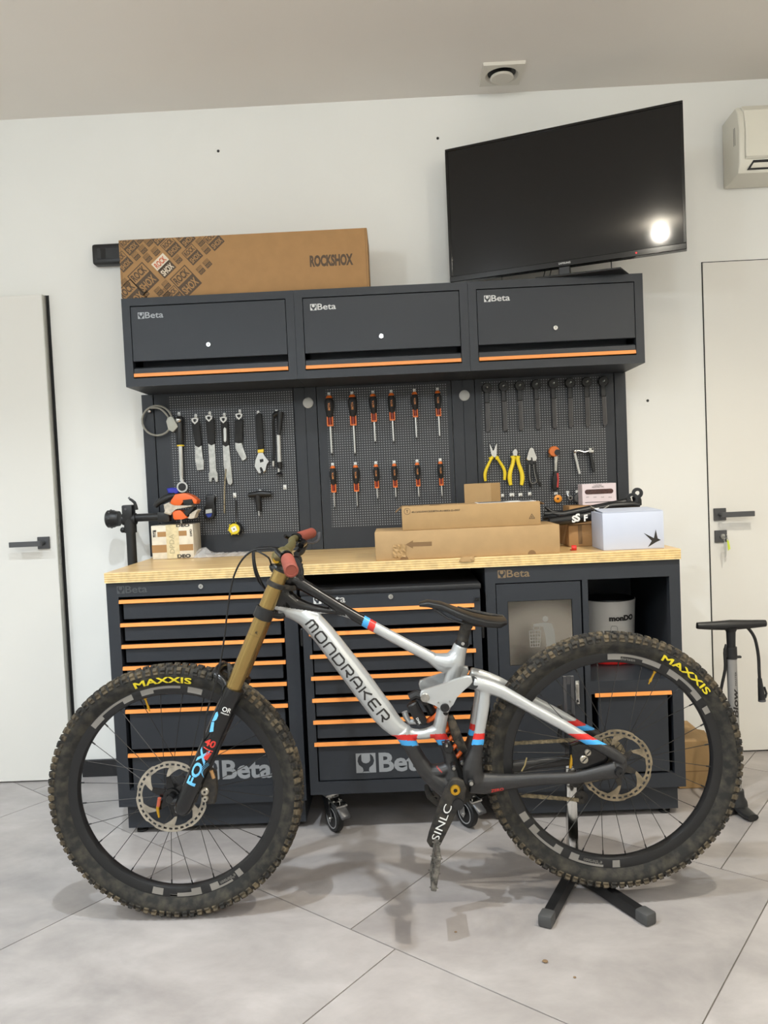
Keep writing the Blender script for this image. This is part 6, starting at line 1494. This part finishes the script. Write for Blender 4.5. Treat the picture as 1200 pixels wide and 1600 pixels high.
# --- eight dark hanging files/keys with round heads
M_hd = mat('dark_blade', (62, 60, 60), .3, .3)
tops = [(168, 150), (275, 140), (380, 135), (487, 128), (597, 122), (705, 118), (813, 112), (920, 108)]; bots = [(175, 435), (288, 430), (390, 425), (500, 418), (608, 412), (713, 405), (822, 400), (933, 395)]
for k, ((x, y), (bx, by)) in enumerate(zip(tops, bots)):
    r = thing('hanging_blade_tool', 'black tool with round head and flat dark blade, %s from the left of eight' % (ordn + ['seventh', 'eighth'])[k], 'hand tool', k3(x, y, .015), 'round-headed black tools on the right panel')
    g = G(M_black); p = k3(x, y, .012); g.lathe([(.0055, -.008), (.019, -.008), (.0215, -.004), (.0215, .006), (.0055, .006)], p, (0, 1, 0), n=26, closed=True)
    t = (y + 14, y + 92); f = lambda yy: x + (bx - x) * (yy - y) / (by - y)
    plate(g, [(f(t[0]) - 14, t[0] + 12), (f(t[0]) + 14, t[0] + 12), (f(t[1]) + 16, t[1] + 4), (f(t[1]) - 16, t[1] + 4)], k3, .018, .012, .002); g.obj('head', r)
    g = G(M_hd); y0_ = y + 94; plate(g, [(f(y0_) - 14, y0_), (f(y0_) + 14, y0_), (bx + 14, by - 12), (bx + 8, by), (bx - 8, by), (bx - 14, by - 12)], k3, .013, .005, .0012); bl_ = g.obj('blade', r)
    g = G(M_steel if False else mat('edge_grey', (96, 94, 92), .35)); plate(g, [(f(y0_) + 11, y0_), (f(y0_) + 14.5, y0_), (bx + 14.5, by - 14), (bx + 11, by - 14)], k3, .0136, .004, 0); g.obj('blade_edge', bl_, smooth=0)
    hook(k3(x, y - 4), 'holding the %s round-headed black tool from the left' % (ordn + ['seventh', 'eighth'])[k], .009, .012)

# --- pliers
M_py = mat('plier_yellow', (232, 204, 40), .42)
def arm(g, pts, rad, k=k3, d=.018, flat=.8): g.tube([k(x, y, d) for x, y in pts], rad, n=12, smooth=2, flat=flat)
r = thing('long_nose_pliers', 'yellow-handled long nose pliers hanging on the right panel', 'pliers', k3(215, 590, .018))
g = G(M_chr); plate(g, [(183, 508), (187, 506), (208, 560), (216, 552), (231, 504), (236, 506), (232, 570), (232, 598), (205, 600), (196, 575)], k3, .022, .01, .0012); g.obj('jaws', r)
for pts in ([(206, 592), (190, 622), (166, 672), (156, 712), (160, 752)], [(228, 592), (248, 622), (276, 668), (285, 705), (282, 745)]): g = G(M_py); arm(g, pts, [.008, .0075, .0085, .009, .007]); g.obj('handle', r, label='yellow handle')
g = G(M_py); plate(g, [(180, 600), (200, 594), (214, 606), (192, 620)], k3, .024, .014, .002); plate(g, [(224, 594), (248, 592), (244, 616), (226, 612)], k3, .024, .014, .002); g.obj('finger_guard', r)
r = thing('cutting_pliers', 'yellow-handled side cutters hanging beside the long nose pliers', 'pliers', k3(350, 590, .018))
g = G(M_chr); plate(g, [(340, 590), (334, 562), (344, 540), (350, 552), (358, 538), (370, 562), (366, 590)], k3, .024, .013, .002); g.obj('jaws', r)
for pts in ([(342, 592), (336, 640), (320, 690), (316, 735), (323, 778)], [(366, 592), (374, 640), (392, 690), (398, 735), (392, 778)]): g = G(M_py); arm(g, pts, [.009, .008, .009, .0095, .007]); g.obj('handle', r, label='yellow handle')
g = G(M_py); plate(g, [(322, 592), (345, 586), (350, 602), (332, 612)], k3, .026, .016, .002); plate(g, [(362, 586), (386, 592), (376, 612), (360, 602)], k3, .026, .016, .002); g.obj('finger_guard', r)
r = thing('cable_cutter', 'black-handled cable cutter with silver jaws beside the yellow pliers', 'pliers', k3(458, 560, .018))
g = G(M_chr); plate(g, [(444, 538), (458, 532), (472, 540), (478, 575), (495, 600), (488, 622), (462, 626), (456, 610), (440, 622), (424, 612), (430, 585), (440, 565)], k3, .022, .012, .002); g.obj('jaws', r)
g = G(M_black); plate(g, [(455, 598), (462, 598), (470, 640), (430, 640), (430, 626), (456, 622)], k3, .025, .004, .0); arm(g, [(440, 632), (438, 690), (446, 750), (458, 797)], [.007, .006, .006, .005]); g.obj('handle', r)
g = G(M_black); arm(g, [(476, 632), (484, 690), (498, 745), (518, 783)], [.007, .006, .006, .005]); g.obj('handle', r)
g = G(M_steel)
for pts in ([(446, 645), (445, 700), (455, 765), (492, 755)], [(470, 645), (477, 700), (492, 752)]): arm(g, pts, .0014, d=.026, flat=1)
g.obj('handle_trim', r, label='bright handle edge lines')
# --- ratchet hammer
r = thing('ratchet', 'ratchet with orange round head and black and red grip', 'ratchet', k3(605, 560, .02))
g = G(mat('tool_orange', (206, 108, 42), .35)); c = k3(602, 560, .018); g.lathe([(0, -.012), (.020, -.012), (.0225, -.008), (.0225, .008), (0, .008)], c, (0, 1, 0), n=28); g.obj('head', r, label='orange head')
g = G(M_black); g.cyl(k3(625, 566, .036), k3(625, 566, .02), .0125, n=20); g.obj('drive_hub', r)
g = G(M_steel); plate(g, [(606, 590), (630, 588), (622, 690), (606, 690)], k3, .024, .012, .002); g.cyl(k3(572, 580, .014), k3(575, 590, .024), .006, n=10); g.obj('shaft', r)
g = G(M_rub); plate(g, [(600, 690), (632, 688), (636, 740), (632, 808), (600, 814), (594, 800), (596, 740)], k3, .03, .022, .005, 2); gp = g.obj('grip', r)
g = G(mat('grip_red', (176, 48, 40), .5)); plate(g, [(620, 700), (632, 699), (635, 740), (631, 795), (620, 790), (625, 745)], k3, .0312, .004, .0); g.obj('grip_stripe', gp, label='red stripe')
# --- chain breaker
r = thing('chain_tool', 'silver chain tool with one black and one steel handle', 'bicycle tool', k3(790, 555, .02))
g = G(M_chr); g.tube([k3(735, 565, .02), k3(760, 556, .02), k3(800, 566, .02), k3(840, 556, .02)], [.008, .006, .005, .007], n=10); g.ball(k3(740, 558, .022), .0095, n=10); g.obox(k3(843, 552, .02), X * .0105, Yv * .008, Z * .011, .002); g.obj('body', r)
g = G(M_silverpl); g.cyl(k3(737, 572, .02), k3(768, 705, .02), .0055, n=12); g.obj('handle', r)
g = G(M_black); g.cyl(k3(836, 570, .02), k3(860, 690, .02), .0072, n=12); g.obj('handle', r, label='black handle')
g = G(M_dark); g.cyl(k3(852, 545, .03), k3(852, 545, .02), .004, n=10); g.obj('screw', r)
# --- small orange disc tool and two silver lockring tools
r = thing('disc_tool', 'small orange disc tool hanging under the ratchet', 'bicycle tool', k3(628, 865, .012))
g = G(mat('tool_amber', (226, 146, 44), .4)); g.lathe([(0, -.006), (.012, -.006), (.0165, -.003), (.0165, .004), (0, .004)], k3(628, 866, .01), (0, 1, 0), n=24); g.obj('disc', r)
g = G(M_dark); P = []; c = k3(628, 866, .0168)
for k in range(12): a = 2 * PI * k / 12; q_ = .006 if k % 2 else .0035; P.append((c.x + q_ * cos(a), c.y, c.z + q_ * sin(a)))
g.raw(P, [tuple(range(12))]); g.obj('star_hole', r, smooth=0)
hook(k3(614, 832), 'holding the small orange disc tool', .015, .012)
r = thing('lockring_tool', 'small silver ring socket hanging left of the larger silver disc', 'socket', k3(704, 860, .012))
g = G(M_steel); g.lathe([(.0055, -.012), (.0095, -.012), (.0105, -.004), (.0105, .004), (.0055, .004)], k3(705, 860, .012), (0, 1, 0), n=20, closed=True); g.tube([k3(690, 825, .006), k3(694, 845, .01), k3(700, 858, .012)], .004, n=8); g.obj('ring', r)
hook(k3(690, 828), 'holding the small silver ring socket', .012, .016)
r = thing('lockring_disc', 'silver lockring disc half behind the pink-white pack', 'socket', k3(760, 860, .012))
g = G(mat('dull_steel', (150, 150, 146), .4, .6)); g.lathe([(.006, -.007), (.0165, -.007), (.019, -.003), (.019, .004), (.006, .004)], k3(762, 864, .012), (0, 1, 0), n=28, closed=True); g.lathe([(.0135, -.009), (.0145, -.009), (.0145, -.006)], k3(762, 864, .012), (0, 1, 0), n=24); g.obj('disc', r)
hook(k3(752, 820), 'holding the silver lockring disc', .014, .012)
# --- hooks and sockets peeping over the cartons
for k, (x, y, w_) in enumerate(((270, 845, .012), (330, 840, .02), (385, 840, .016), (445, 834, .014))): hook(k3(x, y), 'peeping over the slim carton, %s of four' % ordn[k], w_, .014)

# ================================================================= repair stand at the left end of the worktop
qa = lambda u, v, Y: W(160 + u / 7.0588, 740 + v / 7.0588, Y)
yr = -.15; xp = qa(322, 800, yr).x
rs = thing('repair_stand', 'black bicycle repair stand with an orange-jawed clamp beside the worktop', 'repair stand', (xp, yr, 0))
zh = qa(330, 500, yr).z
g = G(M_black); g.cyl((xp, yr, .012), (xp, yr, zh - .03), .0195, n=24); g.obj('post', rs)
g = G(M_black); g.lathe([(0, 0), (.09, 0), (.09, .008), (.03, .014), (.022, .05), (0, .05)], (xp, yr, .0005), Z, n=32); g.obj('base_plate', rs)
g = G(M_black); zt6, zb6 = qa(300, 345, yr).z, qa(320, 650, yr).z
g.cyl((xp, yr, zb6), (xp, yr, zh), .025, n=24); g.box(xp - .026, xp + .018, yr - .024, yr + .024, zh - .01, zt6, .006, 2); g.cyl((xp - .03, yr, zh - .0), (xp + .026, yr, zh - .0), .024, n=24); g.ball((xp - .032, yr, zb6 + .012), .012, n=10); hd3 = g.obj('head', rs)
g = G(M_handle); g.cyl((xp - .008, yr - .0255, zt6 - .016), (xp - .008, yr - .02, zt6 - .016), .005, n=10); g.obj('head_bolt', hd3)
g = G(M_black); xa = qa(52, 500, yr).x; zd = qa(140, 498, yr).z
g.lathe([(0, 0), (.031, 0), (.0365, .005), (.0365, .03), (.033, .036), (.031, .052), (0, .052)], (xa, yr, zd), (1, 0, 0), n=32)
for k in range(8): a = 2 * PI * k / 8; g.ball((xa + .018, yr + .034 * cos(a), zd + .034 * sin(a)), .006, n=8)
g.obj('clamp_dial', rs, label='ribbed black adjusting drum')
g = G(M_black); xb_ = qa(700, 460, yr).x; za_ = zh + .004; g.cyl((xp, yr, za_), (xb_, yr, za_ + .0), .0165, n=20); g.obj('arm', rs)
g = G(M_black); g.tube([qa(378, 400, yr - .02), qa(355, 320, yr - .02), qa(300, 280, yr - .02)], [.007, .0065, .005], n=10, smooth=1); g.use(M_handle).tube([qa(305, 285, yr - .022), qa(285, 268, yr - .022), qa(300, 262, yr - .022)], .003, n=8); g.obj('quick_release', rs)
M_ro = mat('clamp_orange', (226, 100, 36), .42); M_rag = mat('dirty_white_rag', (206, 196, 180), .8, var=(60, .15))
def pa(g, pts, y0, t, bev=.003, seg=2): g.prism([qa(x, y, y0) for x, y in pts], (0, t, 0), bev, seg)
g = G(M_ro); pa(g, [(735, 345), (760, 290), (800, 228), (850, 222), (905, 214), (985, 245), (1045, 296), (1035, 335), (1000, 330), (985, 282), (905, 282), (870, 345), (830, 362)], yr - .03, .06); cj = g.obj('clamp_jaw', rs, label='orange upper clamp jaw')
g = G(M_rub); pa(g, [(884, 292), (985, 280), (1002, 326), (960, 336), (895, 342)], yr - .034, .06); g.obj('jaw_pad', cj)
g = G(M_ro); pa(g, [(772, 425), (800, 405), (855, 402), (900, 440), (945, 488), (880, 505), (795, 512), (778, 490)], yr - .03, .06); cj = g.obj('clamp_jaw', rs, label='orange lower clamp jaw')
g = G(M_rub); pa(g, [(888, 425), (1000, 366), (1004, 385), (965, 440), (930, 474)], yr - .034, .06); g.obj('jaw_pad', cj)
g = G(M_black); g.tube([qa(582, 362, yr), qa(620, 320, yr), qa(700, 275, yr), qa(800, 240, yr)], [.010, .013, .015, .012], n=12, smooth=1); g.box(xb_ - .03, xb_ + .02, yr - .022, yr + .022, za_ - .022, za_ + .02, .006, 2); g.obj('clamp_lever', rs)
for pts in ([(668, 345), (735, 320), (790, 365), (985, 345), (980, 368), (800, 385), (775, 420), (745, 455), (680, 435), (695, 390)], [(985, 425), (1045, 392), (1062, 402), (1030, 430), (1012, 490), (960, 502), (940, 492), (975, 450)]):
    g = G(M_rag); pa(g, pts, yr - .035, .05, .004, 2); rnd = random.Random(len(pts))
    for v_ in g.bm.verts: v_.co += Vector((rnd.uniform(-1, 1), rnd.uniform(-1, 1), rnd.uniform(-1, 1))) * .0015
    g.obj('tape_wrap', rs, smooth=20, label='dirty white protective wrap')
g = G(M_steel); p = qa(868, 512, yr); g.cyl((p.x, yr, p.z - .014), (p.x, yr, p.z + .004), .004, n=10); g.obj('clamp_screw', rs)
